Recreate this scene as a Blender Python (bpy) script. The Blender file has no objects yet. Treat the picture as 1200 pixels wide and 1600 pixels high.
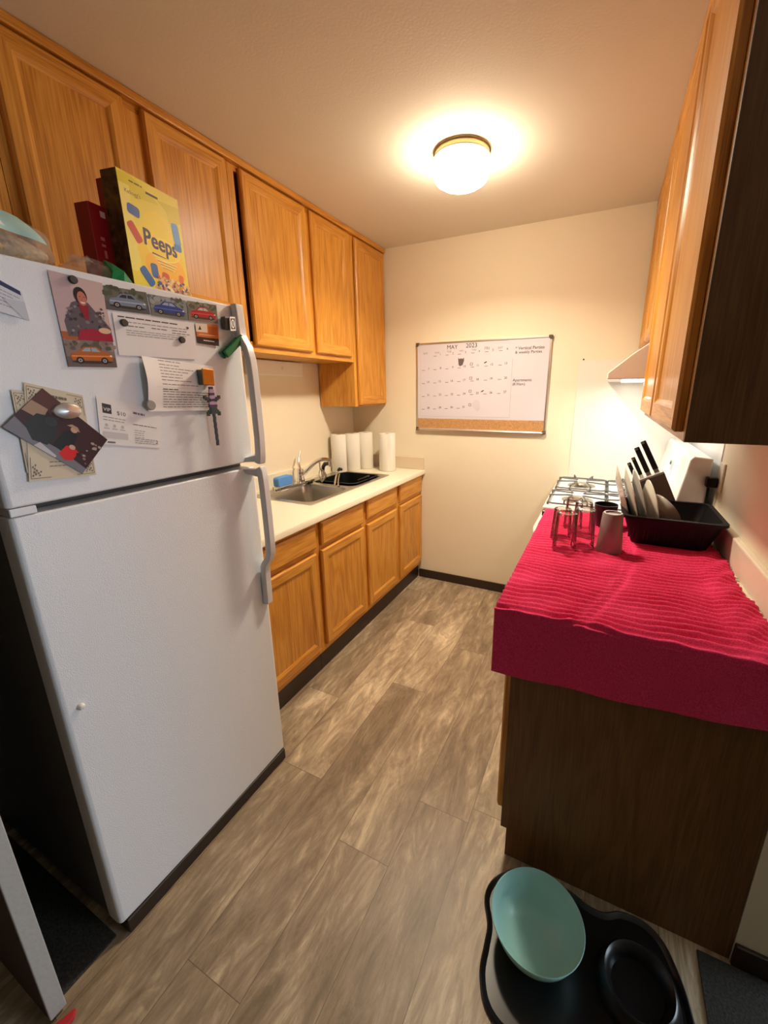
import bpy, bmesh, math, random
from mathutils import Vector, Matrix
random.seed(7)
PI = math.pi
S = bpy.context.scene
COL = S.collection

# ------------------------------------------------------------------ camera
CAM = dict(x=1.8759, y=-2.8857, z=1.5025, yaw=0.4513, pitch=-0.265, roll=-0.0083, f=635.28, px=634.2, py=784.2)
def make_camera():
    cd = bpy.data.cameras.new('camera'); o = bpy.data.objects.new('camera', cd); COL.objects.link(o)
    yw, pt, rl = CAM['yaw'], CAM['pitch'], CAM['roll']
    fwd = Vector((-math.sin(yw)*math.cos(pt), math.cos(yw)*math.cos(pt), math.sin(pt)))
    rt = Vector((math.cos(yw), math.sin(yw), 0)); up = rt.cross(fwd)
    r2 = math.cos(rl)*rt + math.sin(rl)*up; u2 = -math.sin(rl)*rt + math.cos(rl)*up
    m = Matrix((( r2.x, u2.x, -fwd.x, CAM['x']), (r2.y, u2.y, -fwd.y, CAM['y']), (r2.z, u2.z, -fwd.z, CAM['z']), (0,0,0,1)))
    o.matrix_world = m
    cd.sensor_fit = 'VERTICAL'; cd.sensor_height = 36.0; cd.lens = CAM['f']/1600*36
    cd.shift_x = (600-CAM['px'])/1600; cd.shift_y = (CAM['py']-800)/1600
    cd.clip_start = 0.02
    S.camera = o
make_camera()

# ------------------------------------------------------------------ view, world, window daylight
S.view_settings.view_transform = 'Standard'; S.view_settings.look = 'None'
S.view_settings.exposure = 1.5; S.view_settings.gamma = 1.0; S.view_settings.use_curve_mapping = False
LAMP_EMIT = 16.0
LAMP_DOWN_FILL = 7.6
LAMP_COL = (1.0, 0.85, 0.64)
HOOD_W = 1.1
WINDOW_W = 25.0
W = bpy.data.worlds.new('world'); S.world = W; W.use_nodes = True
W.node_tree.nodes['Background'].inputs[0].default_value = (0.55, 0.7, 1.0, 1); W.node_tree.nodes['Background'].inputs[1].default_value = 0.008
def area_light(name, loc, rot, sx, sy, power, color):
    l = bpy.data.lights.new(name, 'AREA'); l.shape = 'RECTANGLE'; l.size = sx; l.size_y = sy; l.energy = power; l.color = color
    o = bpy.data.objects.new(name, l); o.location = loc; o.rotation_euler = rot; COL.objects.link(o); return o
# daylight from the window of the room to the right
area_light('window_daylight', (5.05, -1.15, 1.25), (0, PI/2, 0), 1.5, 1.5, WINDOW_W, (0.72, 0.86, 1.0))

# ------------------------------------------------------------------ materials
def newmat(name):
    m = bpy.data.materials.new(name); m.use_nodes = True
    nt = m.node_tree; b = nt.nodes['Principled BSDF']; return m, nt, b
def N(nt, t, **kw):
    n = nt.nodes.new(t)
    for k, v in kw.items(): setattr(n, k, v)
    return n
def simple(name, col, rough=0.5, metal=0.0, bump=0.0, bscale=60, spec=0.5, var=0.0, vscale=8, **kw):
    m, nt, b = newmat(name)
    b.inputs['Base Color'].default_value = (*col, 1); b.inputs['Roughness'].default_value = rough
    b.inputs['Metallic'].default_value = metal; b.inputs['Specular IOR Level'].default_value = spec
    for k, v in kw.items(): b.inputs[k].default_value = v
    g = N(nt, 'ShaderNodeNewGeometry')
    if var:
        n = N(nt, 'ShaderNodeTexNoise'); n.inputs['Scale'].default_value = vscale; n.inputs['Detail'].default_value = 4
        nt.links.new(g.outputs['Position'], n.inputs['Vector'])
        r = N(nt, 'ShaderNodeValToRGB'); nt.links.new(n.outputs['Fac'], r.inputs[0])
        r.color_ramp.elements[0].position = .3; r.color_ramp.elements[1].position = .7
        r.color_ramp.elements[0].color = (*[c*(1-var) for c in col], 1); r.color_ramp.elements[1].color = (*[min(1, c*(1+var)) for c in col], 1)
        nt.links.new(r.outputs[0], b.inputs['Base Color'])
    if bump:
        n = N(nt, 'ShaderNodeTexNoise'); n.inputs['Scale'].default_value = bscale; n.inputs['Detail'].default_value = 3
        nt.links.new(g.outputs['Position'], n.inputs['Vector'])
        bp = N(nt, 'ShaderNodeBump'); bp.inputs['Strength'].default_value = bump; bp.inputs['Distance'].default_value = 0.002
        nt.links.new(n.outputs['Fac'], bp.inputs['Height']); nt.links.new(bp.outputs[0], b.inputs['Normal'])
    return m
def wood(name, axis, c_dark, c_mid, c_light, rough=0.35, grain=1.0):
    m, nt, b = newmat(name)
    g = N(nt, 'ShaderNodeNewGeometry')
    mp = N(nt, 'ShaderNodeMapping'); sc = [9.0, 9.0, 9.0]; sc[axis] = 0.9; mp.inputs['Scale'].default_value = sc
    nt.links.new(g.outputs['Position'], mp.inputs['Vector'])
    n1 = N(nt, 'ShaderNodeTexNoise'); n1.inputs['Scale'].default_value = 1.0; n1.inputs['Detail'].default_value = 3; n1.inputs['Distortion'].default_value = 0.6
    nt.links.new(mp.outputs[0], n1.inputs['Vector'])
    # growth rings: noise field folded many times gives cathedral figures
    mu = N(nt, 'ShaderNodeMath', operation='MULTIPLY'); mu.inputs[1].default_value = 42*grain; nt.links.new(n1.outputs['Fac'], mu.inputs[0])
    si = N(nt, 'ShaderNodeMath', operation='SINE'); nt.links.new(mu.outputs[0], si.inputs[0])
    mp2 = N(nt, 'ShaderNodeMapping'); sc2 = [260.0]*3; sc2[axis] = 7.0; mp2.inputs['Scale'].default_value = sc2
    nt.links.new(g.outputs['Position'], mp2.inputs['Vector'])
    n2 = N(nt, 'ShaderNodeTexNoise'); n2.inputs['Scale'].default_value = 1.0; n2.inputs['Detail'].default_value = 2
    nt.links.new(mp2.outputs[0], n2.inputs['Vector'])
    a = N(nt, 'ShaderNodeMath', operation='MULTIPLY_ADD'); a.inputs[1].default_value = 0.10; nt.links.new(si.outputs[0], a.inputs[0]); nt.links.new(n2.outputs['Fac'], a.inputs[2])
    n3 = N(nt, 'ShaderNodeTexNoise'); n3.inputs['Scale'].default_value = 0.35; nt.links.new(mp.outputs[0], n3.inputs['Vector'])
    a2 = N(nt, 'ShaderNodeMath', operation='MULTIPLY_ADD'); a2.inputs[1].default_value = 0.5; nt.links.new(n3.outputs['Fac'], a2.inputs[0]); nt.links.new(a.outputs[0], a2.inputs[2])
    r = N(nt, 'ShaderNodeValToRGB'); nt.links.new(a2.outputs[0], r.inputs[0])
    e = r.color_ramp.elements; e[0].position = .48; e[0].color = (*c_dark, 1); e[1].position = .98; e[1].color = (*c_light, 1)
    e2 = r.color_ramp.elements.new(.72); e2.color = (*c_mid, 1)
    nt.links.new(r.outputs[0], b.inputs['Base Color'])
    b.inputs['Roughness'].default_value = rough
    bp = N(nt, 'ShaderNodeBump'); bp.inputs['Strength'].default_value = .12; bp.inputs['Distance'].default_value = .001
    nt.links.new(n2.outputs['Fac'], bp.inputs['Height']); nt.links.new(bp.outputs[0], b.inputs['Normal'])
    return m
OK_D, OK_M, OK_L = (0.42, 0.155, 0.018), (0.60, 0.255, 0.032), (0.71, 0.345, 0.060)
M = {}
M['oak_v'] = wood('oak_upright_grain', 2, OK_D, OK_M, OK_L)
M['oak_h'] = wood('oak_level_grain', 1, OK_D, OK_M, OK_L)
M['oak_panel'] = wood('oak_flat_panel', 2, (0.42, 0.155, 0.018), (0.59, 0.25, 0.030), (0.70, 0.335, 0.056), grain=1.25)
M['oak_unlit'] = wood('oak_painted_shade', 2, (0.13, 0.055, 0.014), (0.17, 0.076, 0.021), (0.21, 0.10, 0.030), rough=.55)  # same oak darkened: shade of the unlit end panels put into the colour
M['toe'] = simple('dark_brown_vinyl_base', (0.030, 0.016, 0.010), 0.4)
M['wall'] = simple('cream_wall_paint', (0.84, 0.75, 0.58), 0.75, bump=.25, bscale=180, var=.02, vscale=2)
M['ceiling'] = simple('ceiling_paint', (0.74, 0.68, 0.57), 0.85, bump=.2, bscale=120, var=.02, vscale=1.5)
M['laminate'] = simple('cream_laminate', (0.86, 0.80, 0.64), 0.35, var=.05, vscale=220)
M['laminate_splash'] = simple('beige_laminate_splash', (0.70, 0.58, 0.43), 0.4, var=.05, vscale=220)
M['white_enamel'] = simple('white_enamel', (0.82, 0.81, 0.79), 0.22)
M['fridge_white'] = simple('pebbled_white_door', (0.83, 0.865, 0.93), 0.30, bump=.35, bscale=420)
M['fridge_plain'] = simple('smooth_white_plastic', (0.76, 0.78, 0.84), 0.35)
M['fridge_side'] = simple('grey_fridge_side', (0.16, 0.155, 0.15), 0.5, bump=.3, bscale=300)
M['gasket'] = simple('grey_gasket', (0.10, 0.09, 0.085), 0.6)
M['black'] = simple('black_plastic', (0.008, 0.008, 0.009), 0.28)
M['blackmatte'] = simple('matt_black_plastic', (0.004, 0.003, 0.004), 0.55, spec=.25)
M['blacktub'] = simple('black_dish_tub', (0.004, 0.005, 0.006), 0.4, spec=.2)
M['steel'] = simple('brushed_steel', (0.50, 0.47, 0.42), 0.32, metal=1.0, bump=.05, bscale=300)
M['chrome'] = simple('chrome', (0.75, 0.73, 0.70), 0.12, metal=1.0)
M['alu'] = simple('aluminium_frame', (0.72, 0.68, 0.62), 0.35, metal=1.0)
M['cast'] = simple('grey_cast_iron', (0.10, 0.10, 0.105), 0.5)
M['brass'] = simple('worn_gold_trim', (0.62, 0.50, 0.25), 0.45, metal=.4)
M['whiteboard'] = simple('whiteboard_surface', (0.86, 0.84, 0.86), 0.25)
M['cork'] = simple('cork', (0.50, 0.27, 0.11), 0.9, var=.25, vscale=140)
M['paper_towel'] = simple('paper_towel', (0.86, 0.82, 0.74), 0.9, bump=.6, bscale=220)
M['teal'] = simple('pale_teal_ceramic', (0.34, 0.63, 0.60), 0.28)
M['blue'] = simple('blue_sponge', (0.10, 0.30, 0.72), 0.7)
M['green_foil'] = simple('green_foil', (0.0, 0.22, 0.075), 0.25)
M['green_clear'] = simple('green_translucent_plastic', (0.0, 0.20, 0.10), 0.15)
M['red_card'] = simple('red_carton', (0.32, 0.008, 0.012), 0.4)
M['tumbler'] = simple('taupe_plastic', (0.27, 0.21, 0.20), 0.38)
M['blockgrey'] = simple('grey_brown_block', (0.15, 0.115, 0.10), 0.5)
M['blocktop'] = simple('light_block_top', (0.42, 0.40, 0.37), 0.45)
M['door_brown'] = simple('dark_red_brown_door', (0.035, 0.012, 0.010), 0.5)
M['door_edge'] = simple('grey_painted_edge', (0.42, 0.42, 0.41), 0.6, bump=.4, bscale=90)
M['china'] = simple('cream_china', (0.80, 0.77, 0.66), 0.2)
M['china_grey'] = simple('grey_glass_plate', (0.50, 0.48, 0.44), 0.12)
M['bread'] = simple('seeded_bread', (0.50, 0.36, 0.22), 0.8, bump=.8, bscale=110, var=.35, vscale=110)
M['magnet'] = simple('dark_magnet', (0.045, 0.042, 0.04), 0.4)
M['silver'] = simple('silver_magnet', (0.55, 0.54, 0.54), 0.3, metal=.8)
M['grey_soft'] = simple('grey_rubber', (0.33, 0.31, 0.31), 0.5)
M['copper'] = simple('bronze_square', (0.38, 0.17, 0.03), 0.28, metal=.8)
M['grille'] = simple('dark_brown_grille', (.02, .012, .008), .5)
M['ringdark'] = simple('dark_brass_edge', (.16, .11, .04), .5)
M['cap'] = simple('brown_corner_cap', (.10, .07, .05), .4)
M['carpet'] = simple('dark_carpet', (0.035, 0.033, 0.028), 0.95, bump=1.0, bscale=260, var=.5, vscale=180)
M['outlet'] = simple('ivory_plastic', (0.86, 0.82, 0.72), 0.35)
M['red_cloth'] = simple('red_fabric', (0.45, 0.02, 0.03), 0.9)

def m_glass(name, col=(1, 1, 1), rough=0.02, ior=1.45):
    m, nt, b = newmat(name)
    b.inputs['Base Color'].default_value = (*col, 1); b.inputs['Roughness'].default_value = rough
    b.inputs['Transmission Weight'].default_value = 1.0; b.inputs['IOR'].default_value = ior
    return m
def m_thin(name, tint, gl=(1, 1, 1)):
    m = bpy.data.materials.new(name); m.use_nodes = True; nt = m.node_tree; nt.nodes.remove(nt.nodes['Principled BSDF'])
    out = nt.nodes['Material Output']; tr = N(nt, 'ShaderNodeBsdfTransparent'); tr.inputs[0].default_value = (*tint, 1)
    g = N(nt, 'ShaderNodeBsdfGlossy'); g.inputs['Roughness'].default_value = .06; lw = N(nt, 'ShaderNodeLayerWeight'); lw.inputs[0].default_value = .27
    pw = N(nt, 'ShaderNodeMath', operation='MULTIPLY'); pw.inputs[1].default_value = .95; nt.links.new(lw.outputs['Fresnel'], pw.inputs[0])
    mx = N(nt, 'ShaderNodeMixShader'); nt.links.new(pw.outputs[0], mx.inputs[0]); nt.links.new(tr.outputs[0], mx.inputs[1]); nt.links.new(g.outputs[0], mx.inputs[2]); nt.links.new(mx.outputs[0], out.inputs[0])
    return m
M['glass'] = m_thin('clear_glass', (.95, .93, .91))
def m_film(name, col, alpha, rough=.15, bump=.6):
    m, nt, b = newmat(name)
    b.inputs['Base Color'].default_value = (*col, 1); b.inputs['Roughness'].default_value = rough; b.inputs['Alpha'].default_value = alpha
    g = N(nt, 'ShaderNodeNewGeometry'); n = N(nt, 'ShaderNodeTexNoise'); n.inputs['Scale'].default_value = 28; n.inputs['Detail'].default_value = 3; n.inputs['Distortion'].default_value = 1.5
    nt.links.new(g.outputs['Position'], n.inputs['Vector'])
    bp = N(nt, 'ShaderNodeBump'); bp.inputs['Strength'].default_value = bump; bp.inputs['Distance'].default_value = .01
    nt.links.new(n.outputs['Fac'], bp.inputs['Height']); nt.links.new(bp.outputs[0], b.inputs['Normal'])
    return m
M['film'] = m_film('clear_plastic_film', (0.75, 0.66, 0.56), 0.30, .08, 1.0)
M['film2'] = m_film('thin_clear_bag', (0.62, 0.50, 0.44), 0.20, .08, 1.0)
def m_emit(name, col, s):
    m, nt, b = newmat(name)
    b.inputs['Base Color'].default_value = (0.9, 0.88, 0.8, 1); b.inputs['Emission Color'].default_value = (*col, 1); b.inputs['Emission Strength'].default_value = s
    return m
M['lamp_glass'] = m_emit('lit_opal_glass', LAMP_COL, LAMP_EMIT)
M['hood_lens'] = m_emit('lit_hood_lens', (1.0, 0.95, 0.85), 4.0)
def m_print(name, rough):
    m, nt, b = newmat(name)
    a = N(nt, 'ShaderNodeVertexColor'); a.layer_name = 'Col'
    nt.links.new(a.outputs['Color'], b.inputs['Base Color']); b.inputs['Roughness'].default_value = rough
    return m
M['print'] = m_print('printed_paper', 0.55)
M['photo'] = m_print('glossy_print', 0.42); M['photo'].node_tree.nodes['Principled BSDF'].inputs['Specular IOR Level'].default_value = .25

def m_floor():
    m, nt, b = newmat('weathered_vinyl_planks')
    L = nt.links.new
    def math_(op, a, bb=None, c=None):
        n = N(nt, 'ShaderNodeMath', operation=op)
        for i, v in enumerate((a, bb, c)):
            if v is None: continue
            if isinstance(v, (int, float)): n.inputs[i].default_value = v
            else: L(v, n.inputs[i])
        return n.outputs[0]
    g = N(nt, 'ShaderNodeNewGeometry'); sp = N(nt, 'ShaderNodeSeparateXYZ'); L(g.outputs['Position'], sp.inputs[0])
    X, Y = sp.outputs[0], sp.outputs[1]
    u = math_('DIVIDE', math_('ADD', X, -0.805), 0.195)
    c = math_('FLOOR', u); fu = math_('FRACT', u)
    off = math_('ADD', math_('MULTIPLY', c, 0.7185), math_('MULTIPLY', math_('MULTIPLY', c, c), -0.09425))
    v = math_('DIVIDE', math_('SUBTRACT', math_('ADD', Y, 1.88+12.2), off), 1.22)
    r = math_('FLOOR', v); fv = math_('FRACT', v)
    # seams
    du = math_('MULTIPLY', math_('MINIMUM', fu, math_('SUBTRACT', 1.0, fu)), 0.195)
    dv = math_('MULTIPLY', math_('MINIMUM', fv, math_('SUBTRACT', 1.0, fv)), 1.22)
    seam = math_('LESS_THAN', math_('MINIMUM', du, dv), 0.0009)
    cb = N(nt, 'ShaderNodeCombineXYZ'); L(c, cb.inputs[0]); L(r, cb.inputs[1])
    wn = N(nt, 'ShaderNodeTexWhiteNoise', noise_dimensions='2D'); L(cb.outputs[0], wn.inputs['Vector'])
    # per plank texture coordinates
    va = N(nt, 'ShaderNodeVectorMath', operation='MULTIPLY_ADD'); L(wn.outputs['Color'], va.inputs[0]); va.inputs[1].default_value = (3, 3, 9); L(g.outputs['Position'], va.inputs[2])
    def noise(scx, scy, s, det, dist):
        mp = N(nt, 'ShaderNodeMapping'); mp.inputs['Scale'].default_value = (scx, scy, 1); L(va.outputs[0], mp.inputs[0])
        n = N(nt, 'ShaderNodeTexNoise'); n.inputs['Scale'].default_value = s; n.inputs['Detail'].default_value = det; n.inputs['Distortion'].default_value = dist; n.inputs['Roughness'].default_value = .70
        L(mp.outputs[0], n.inputs['Vector']); return n.outputs['Fac']
    big = noise(6, 1.5, 1.0, 6, 1.0); fine = noise(60, 6, 1.0, 4, 1.2); mid = noise(16, 3.6, 1.0, 8, 2.0)
    t = math_('ADD', math_('MULTIPLY', big, .62), math_('ADD', math_('MULTIPLY', mid, .60), math_('ADD', math_('MULTIPLY', fine, .10), math_('MULTIPLY', wn.outputs['Value'], .10))))
    rp = N(nt, 'ShaderNodeValToRGB'); L(t, rp.inputs[0])
    e = rp.color_ramp.elements; e[0].position = .46; e[0].color = (0.13, 0.088, 0.052, 1); e[1].position = .92; e[1].color = (0.74, 0.60, 0.42, 1)
    for p, cc in ((.58, (0.20, 0.142, 0.088)), (.70, (0.31, 0.23, 0.15)), (.80, (0.46, 0.36, 0.24))):
        k = e.new(p); k.color = (*cc, 1)
    mx = N(nt, 'ShaderNodeMix', data_type='RGBA'); L(seam, mx.inputs[0]); L(rp.outputs[0], mx.inputs[6]); mx.inputs[7].default_value = (0.12, 0.085, 0.06, 1)
    L(mx.outputs[2], b.inputs['Base Color'])
    b.inputs['Roughness'].default_value = .42
    bp = N(nt, 'ShaderNodeBump'); bp.inputs['Strength'].default_value = .35; bp.inputs['Distance'].default_value = .0015; L(math_('ADD', fine, mid), bp.inputs['Height']); L(bp.outputs[0], b.inputs['Normal'])
    return m
M['floor'] = m_floor()
def m_towel():
    m, nt, b = newmat('crimson_terry_towel')
    g = N(nt, 'ShaderNodeNewGeometry'); n = N(nt, 'ShaderNodeTexNoise'); n.inputs['Scale'].default_value = 350; n.inputs['Detail'].default_value = 3
    nt.links.new(g.outputs['Position'], n.inputs['Vector'])
    r = N(nt, 'ShaderNodeValToRGB'); nt.links.new(n.outputs['Fac'], r.inputs[0])
    r.color_ramp.elements[0].position = .3; r.color_ramp.elements[1].position = .7
    r.color_ramp.elements[0].color = (0.66, 0.012, 0.09, 1); r.color_ramp.elements[1].color = (0.95, 0.060, 0.21, 1)
    nt.links.new(r.outputs[0], b.inputs['Base Color']); b.inputs['Roughness'].default_value = .95; b.inputs['Sheen Weight'].default_value = .25
    b.inputs['Sheen Tint'].default_value = (1, .35, .45, 1)
    bp = N(nt, 'ShaderNodeBump'); bp.inputs['Strength'].default_value = .7; bp.inputs['Distance'].default_value = .002
    nt.links.new(n.outputs['Fac'], bp.inputs['Height']); nt.links.new(bp.outputs[0], b.inputs['Normal'])
    return m
M['towel'] = m_towel()

# ------------------------------------------------------------------ mesh helpers
class MB:
    def __init__(s): s.v = []; s.f = []; s.m = []; s.c = []; s.cur = 0; s.col = None
    def face(s, idx, m=None): s.f.append(tuple(idx)); s.m.append(s.cur if m is None else m); s.c.append(s.col)
    def add(s, vs, fs, m=None):
        b = len(s.v); s.v += [Vector(p) for p in vs]
        for f in fs: s.face([b+i for i in f], m)
    def box(s, a, b, m=None):
        x0, y0, z0 = (min(a[i], b[i]) for i in range(3)); x1, y1, z1 = (max(a[i], b[i]) for i in range(3))
        s.add([(x0,y0,z0),(x1,y0,z0),(x1,y1,z0),(x0,y1,z0),(x0,y0,z1),(x1,y0,z1),(x1,y1,z1),(x0,y1,z1)],
              [(0,3,2,1),(4,5,6,7),(0,1,5,4),(1,2,6,5),(2,3,7,6),(3,0,4,7)], m)
        return s
    def prism(s, poly, a, b, fn, m=None):
        """poly of (p,q); fn(p,q,t)->xyz ; extruded t from a to b"""
        n = len(poly); vs = [fn(p, q, a) for p, q in poly] + [fn(p, q, b) for p, q in poly]
        s.add(vs, [tuple(range(n))[::-1], tuple(range(n, 2*n))] + [(i, (i+1) % n, n+(i+1) % n, n+i) for i in range(n)], m)
        return s
    def lathe(s, prof, c=(0,0,0), n=40, m=None, mat=None, cap0=False, cap1=False):
        k = len(prof); vs = []
        for i in range(n):
            a = 2*PI*i/n
            for r, z in prof:
                p = Vector((r*math.cos(a), r*math.sin(a), z))
                if mat: p = mat @ p
                vs.append(p+Vector(c))
        fs = []
        for i in range(n):
            j = (i+1) % n
            for q in range(k-1): fs.append((i*k+q, j*k+q, j*k+q+1, i*k+q+1))
        if cap0: fs.append(tuple(i*k for i in range(n))[::-1])
        if cap1: fs.append(tuple(i*k+k-1 for i in range(n)))
        s.add(vs, fs, m); return s
    def tube(s, pts, r, n=10, closed=False, m=None):
        pts = [Vector(p) for p in pts]; rs = r if isinstance(r, (list, tuple)) else [r]*len(pts); vs = []
        up = None; K = len(pts)
        for i, p in enumerate(pts):
            if closed: t = pts[(i+1) % K]-pts[i-1]
            else: t = (pts[min(i+1, K-1)]-pts[max(i-1, 0)])
            t.normalize()
            if up is None:
                up = Vector((0, 0, 1)) if abs(t.z) < .9 else Vector((1, 0, 0))
            a = t.cross(up)
            if a.length < 1e-5: a = t.orthogonal()
            a.normalize(); b2 = a.cross(t).normalized(); up = b2
            for j in range(n):
                w = 2*PI*j/n; vs.append(p+rs[i]*(math.cos(w)*a+math.sin(w)*b2))
        fs = []
        for i in range(K if closed else K-1):
            i2 = (i+1) % K
            for j in range(n): fs.append((i*n+j, i*n+(j+1) % n, i2*n+(j+1) % n, i2*n+j))
        if not closed: fs.append(tuple(range(n))[::-1]); fs.append(tuple((K-1)*n+j for j in range(n)))
        s.add(vs, fs, m); return s
    def xf(s, mat, start=0):
        for i in range(start, len(s.v)): s.v[i] = mat @ s.v[i]
        return s
def origin_of(o):
    return Vector(o.get('_o', (0, 0, 0)))
ORI = {}
def build(name, mb, mats, parent=None, loc=None, smooth=False, bevel=0, seg=2, angle=35, kind=None, label=None, fix=True):
    if not isinstance(mats, (list, tuple)): mats = [mats]
    base = ORI[parent] if parent is not None else Vector(loc if loc is not None else (0, 0, 0))
    me = bpy.data.meshes.new(name)
    me.from_pydata([tuple(v-base) for v in mb.v], [], mb.f)
    for mt in mats: me.materials.append(M[mt] if isinstance(mt, str) else mt)
    me.polygons.foreach_set('material_index', mb.m)
    if any(c is not None for c in mb.c):
        ca = me.color_attributes.new('Col', 'FLOAT_COLOR', 'CORNER')
        for p in me.polygons:
            c = mb.c[p.index] or (1, 1, 1)
            for li in p.loop_indices: ca.data[li].color = (*c, 1)
    me.update()
    if fix:
        bm = bmesh.new(); bm.from_mesh(me); bmesh.ops.recalc_face_normals(bm, faces=bm.faces); bm.to_mesh(me); bm.free()
    if smooth:
        me.polygons.foreach_set('use_smooth', [True]*len(me.polygons))
        try: me.set_sharp_from_angle(angle=math.radians(angle))
        except Exception: pass
    o = bpy.data.objects.new(name, me); COL.objects.link(o)
    if bevel:
        b = o.modifiers.new('bevel', 'BEVEL'); b.width = bevel; b.segments = seg; b.limit_method = 'ANGLE'; b.angle_limit = math.radians(30)
    if parent is not None: o.parent = parent
    else: o.location = base
    ORI[o] = base
    if kind: o['kind'] = kind
    if label: o['label'] = label
    return o
def thing(name, label, cat, loc, group=None):
    o = bpy.data.objects.new(name, None); o.empty_display_size = .05; COL.objects.link(o); o.location = loc
    ORI[o] = Vector(loc); tag(o, label, cat, group); return o
def tag(o, label, cat, group=None):
    o['label'] = label; o['category'] = cat
    if group: o['group'] = group
    return o
def struct(name, mb, mat, loc=(0, 0, 0), **k):
    return build(name, mb, mat, loc=loc, kind='structure', **k)
def subsurf(o, lv=2):
    m = o.modifiers.new('sub', 'SUBSURF'); m.levels = lv; m.render_levels = lv; return o
_tc = {}
def text_geo(s):
    if s in _tc: return _tc[s]
    cu = bpy.data.curves.new('t', 'FONT'); cu.body = s; cu.size = 1; cu.resolution_u = 3
    o = bpy.data.objects.new('t', cu); COL.objects.link(o)
    dg = bpy.context.evaluated_depsgraph_get(); ev = o.evaluated_get(dg); me = ev.to_mesh()
    vs = [(v.co.x, v.co.y) for v in me.vertices]; fs = [tuple(p.vertices) for p in me.polygons]
    ev.to_mesh_clear(); bpy.data.objects.remove(o); bpy.data.curves.remove(cu)
    xs = [v[0] for v in vs] or [0]; x0 = min(xs); w = max(xs)-x0 or 1
    _tc[s] = ([((x-x0)/w, y/w) for x, y in vs], fs, w); return _tc[s]
# colour helper: sRGB 0-255 -> linear
def rgb(r, g, b):
    def f(c):
        c /= 255; return c/12.92 if c <= .04045 else ((c+.055)/1.055)**2.4
    return (f(r), f(g), f(b))
class Pic:
    """printed sheet: solid thin slab plus flat coloured shapes, in its own u,v (0..1, v down)"""
    def __init__(s, TL, TR, BR, BL, nrm, paper=(255, 255, 255), thick=.0006, back=None, curl=0):
        s.c = [Vector(p) for p in (TL, TR, BR, BL)]; s.n = Vector(nrm).normalized(); s.mb = MB(); s.t = thick; s.k = 0
        s.asp = ((s.c[0]-s.c[3]).length)/((s.c[1]-s.c[0]).length); s.curl = curl
        s.mb.col = rgb(*paper)
        if curl:
            n = 14; vs = []
            for i in range(n+1):
                for j in range(n+1): vs.append(s.P(i/n, j/n, 0))
            s.mb.add(vs, [(i*(n+1)+j, i*(n+1)+j+1, (i+1)*(n+1)+j+1, (i+1)*(n+1)+j) for i in range(n) for j in range(n)])
        else:
            vs = [s.P(u, v, 0) for u, v in ((0,0),(1,0),(1,1),(0,1))]+[s.P(u, v, -thick) for u, v in ((0,0),(1,0),(1,1),(0,1))]
            s.mb.add(vs, [(0,1,2,3),(7,6,5,4),(0,4,5,1),(1,5,6,2),(2,6,7,3),(3,7,4,0)])
    def P(s, u, v, d):
        a = s.c[0].lerp(s.c[1], u); b = s.c[3].lerp(s.c[2], u); p = a.lerp(b, v)
        if s.curl: d += s.curl*(0.55*max(0, .6-u)**2*(1-abs(v-.45)) + .16*abs(math.sin(v*3.3))*(1-u*.4))
        return p+s.n*(s.t+d)
    def poly(s, pts, col):
        s.k += 1; s.mb.col = rgb(*col)
        b = len(s.mb.v); s.mb.v += [s.P(u, v, .00012+s.k*.00001) for u, v in pts]; s.mb.face(range(b, b+len(pts)))
    def rect(s, u0, v0, u1, v1, col): s.poly([(u0, v0), (u1, v0), (u1, v1), (u0, v1)], col)
    def oval(s, u, v, ru, rv, col, n=20, a0=0, a1=360):
        s.poly([(u+ru*math.cos(math.radians(a0+(a1-a0)*i/n)), v+rv*math.sin(math.radians(a0+(a1-a0)*i/n))) for i in range(n)], col)
    def label(s, st, u, v, h, col):
        vs, fs, W_ = text_geo(st); s.text(st, u, v, W_*h*s.asp/.7, col)
    def text(s, st, u, v, w, col, rot=0, stretch=1.0):
        """baseline-left at u,v ; width w in u units"""
        vs, fs, _ = text_geo(st); s.k += 1; s.mb.col = rgb(*col); b = len(s.mb.v)
        ca, sa = math.cos(rot), math.sin(rot)
        for x, y in vs:
            x, y = x*w, y*w*stretch; x, y = x*ca-y*sa, x*sa+y*ca
            s.mb.v.append(s.P(u+x, v-y/s.asp, .00012+s.k*.00001))
        for f in fs: s.mb.face([b+i for i in f])
    def lines(s, u0, v0, u1, n, dv, col, h=.008, rag=.3):
        for i in range(n):
            e = u1-(u1-u0)*rag*random.random(); u = u0
            while u < e-.01:
                w = random.uniform(.03, .09)*(1 if (u1-u0) < .7 else 1.2); s.rect(u, v0+i*dv, min(e, u+w), v0+i*dv+h, col); u += w+.012
    def blotch(s, n, box, cols, r0, r1):
        u0, v0, u1, v1 = box
        for i in range(n):
            u, v, r = random.uniform(u0, u1), random.uniform(v0, v1), random.uniform(r0, r1)
            k = 7; ph = random.random()*6
            s.poly([(u+r*random.uniform(.6, 1.1)*math.cos(ph+2*PI*i/k), v+r*random.uniform(.5, 1)*math.sin(ph+2*PI*i/k)/max(s.asp, .4)) for i in range(k)], random.choice(cols))
    def done(s, name, label, cat, group=None, parent=None, mat='print'):
        loc = (s.c[2]+s.c[3])/2
        if parent is not None: return build(name, s.mb, mat, parent=parent, fix=False)
        o = build(name, s.mb, mat, loc=loc, fix=False, smooth=bool(s.curl)); return tag(o, label, cat, group)

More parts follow.
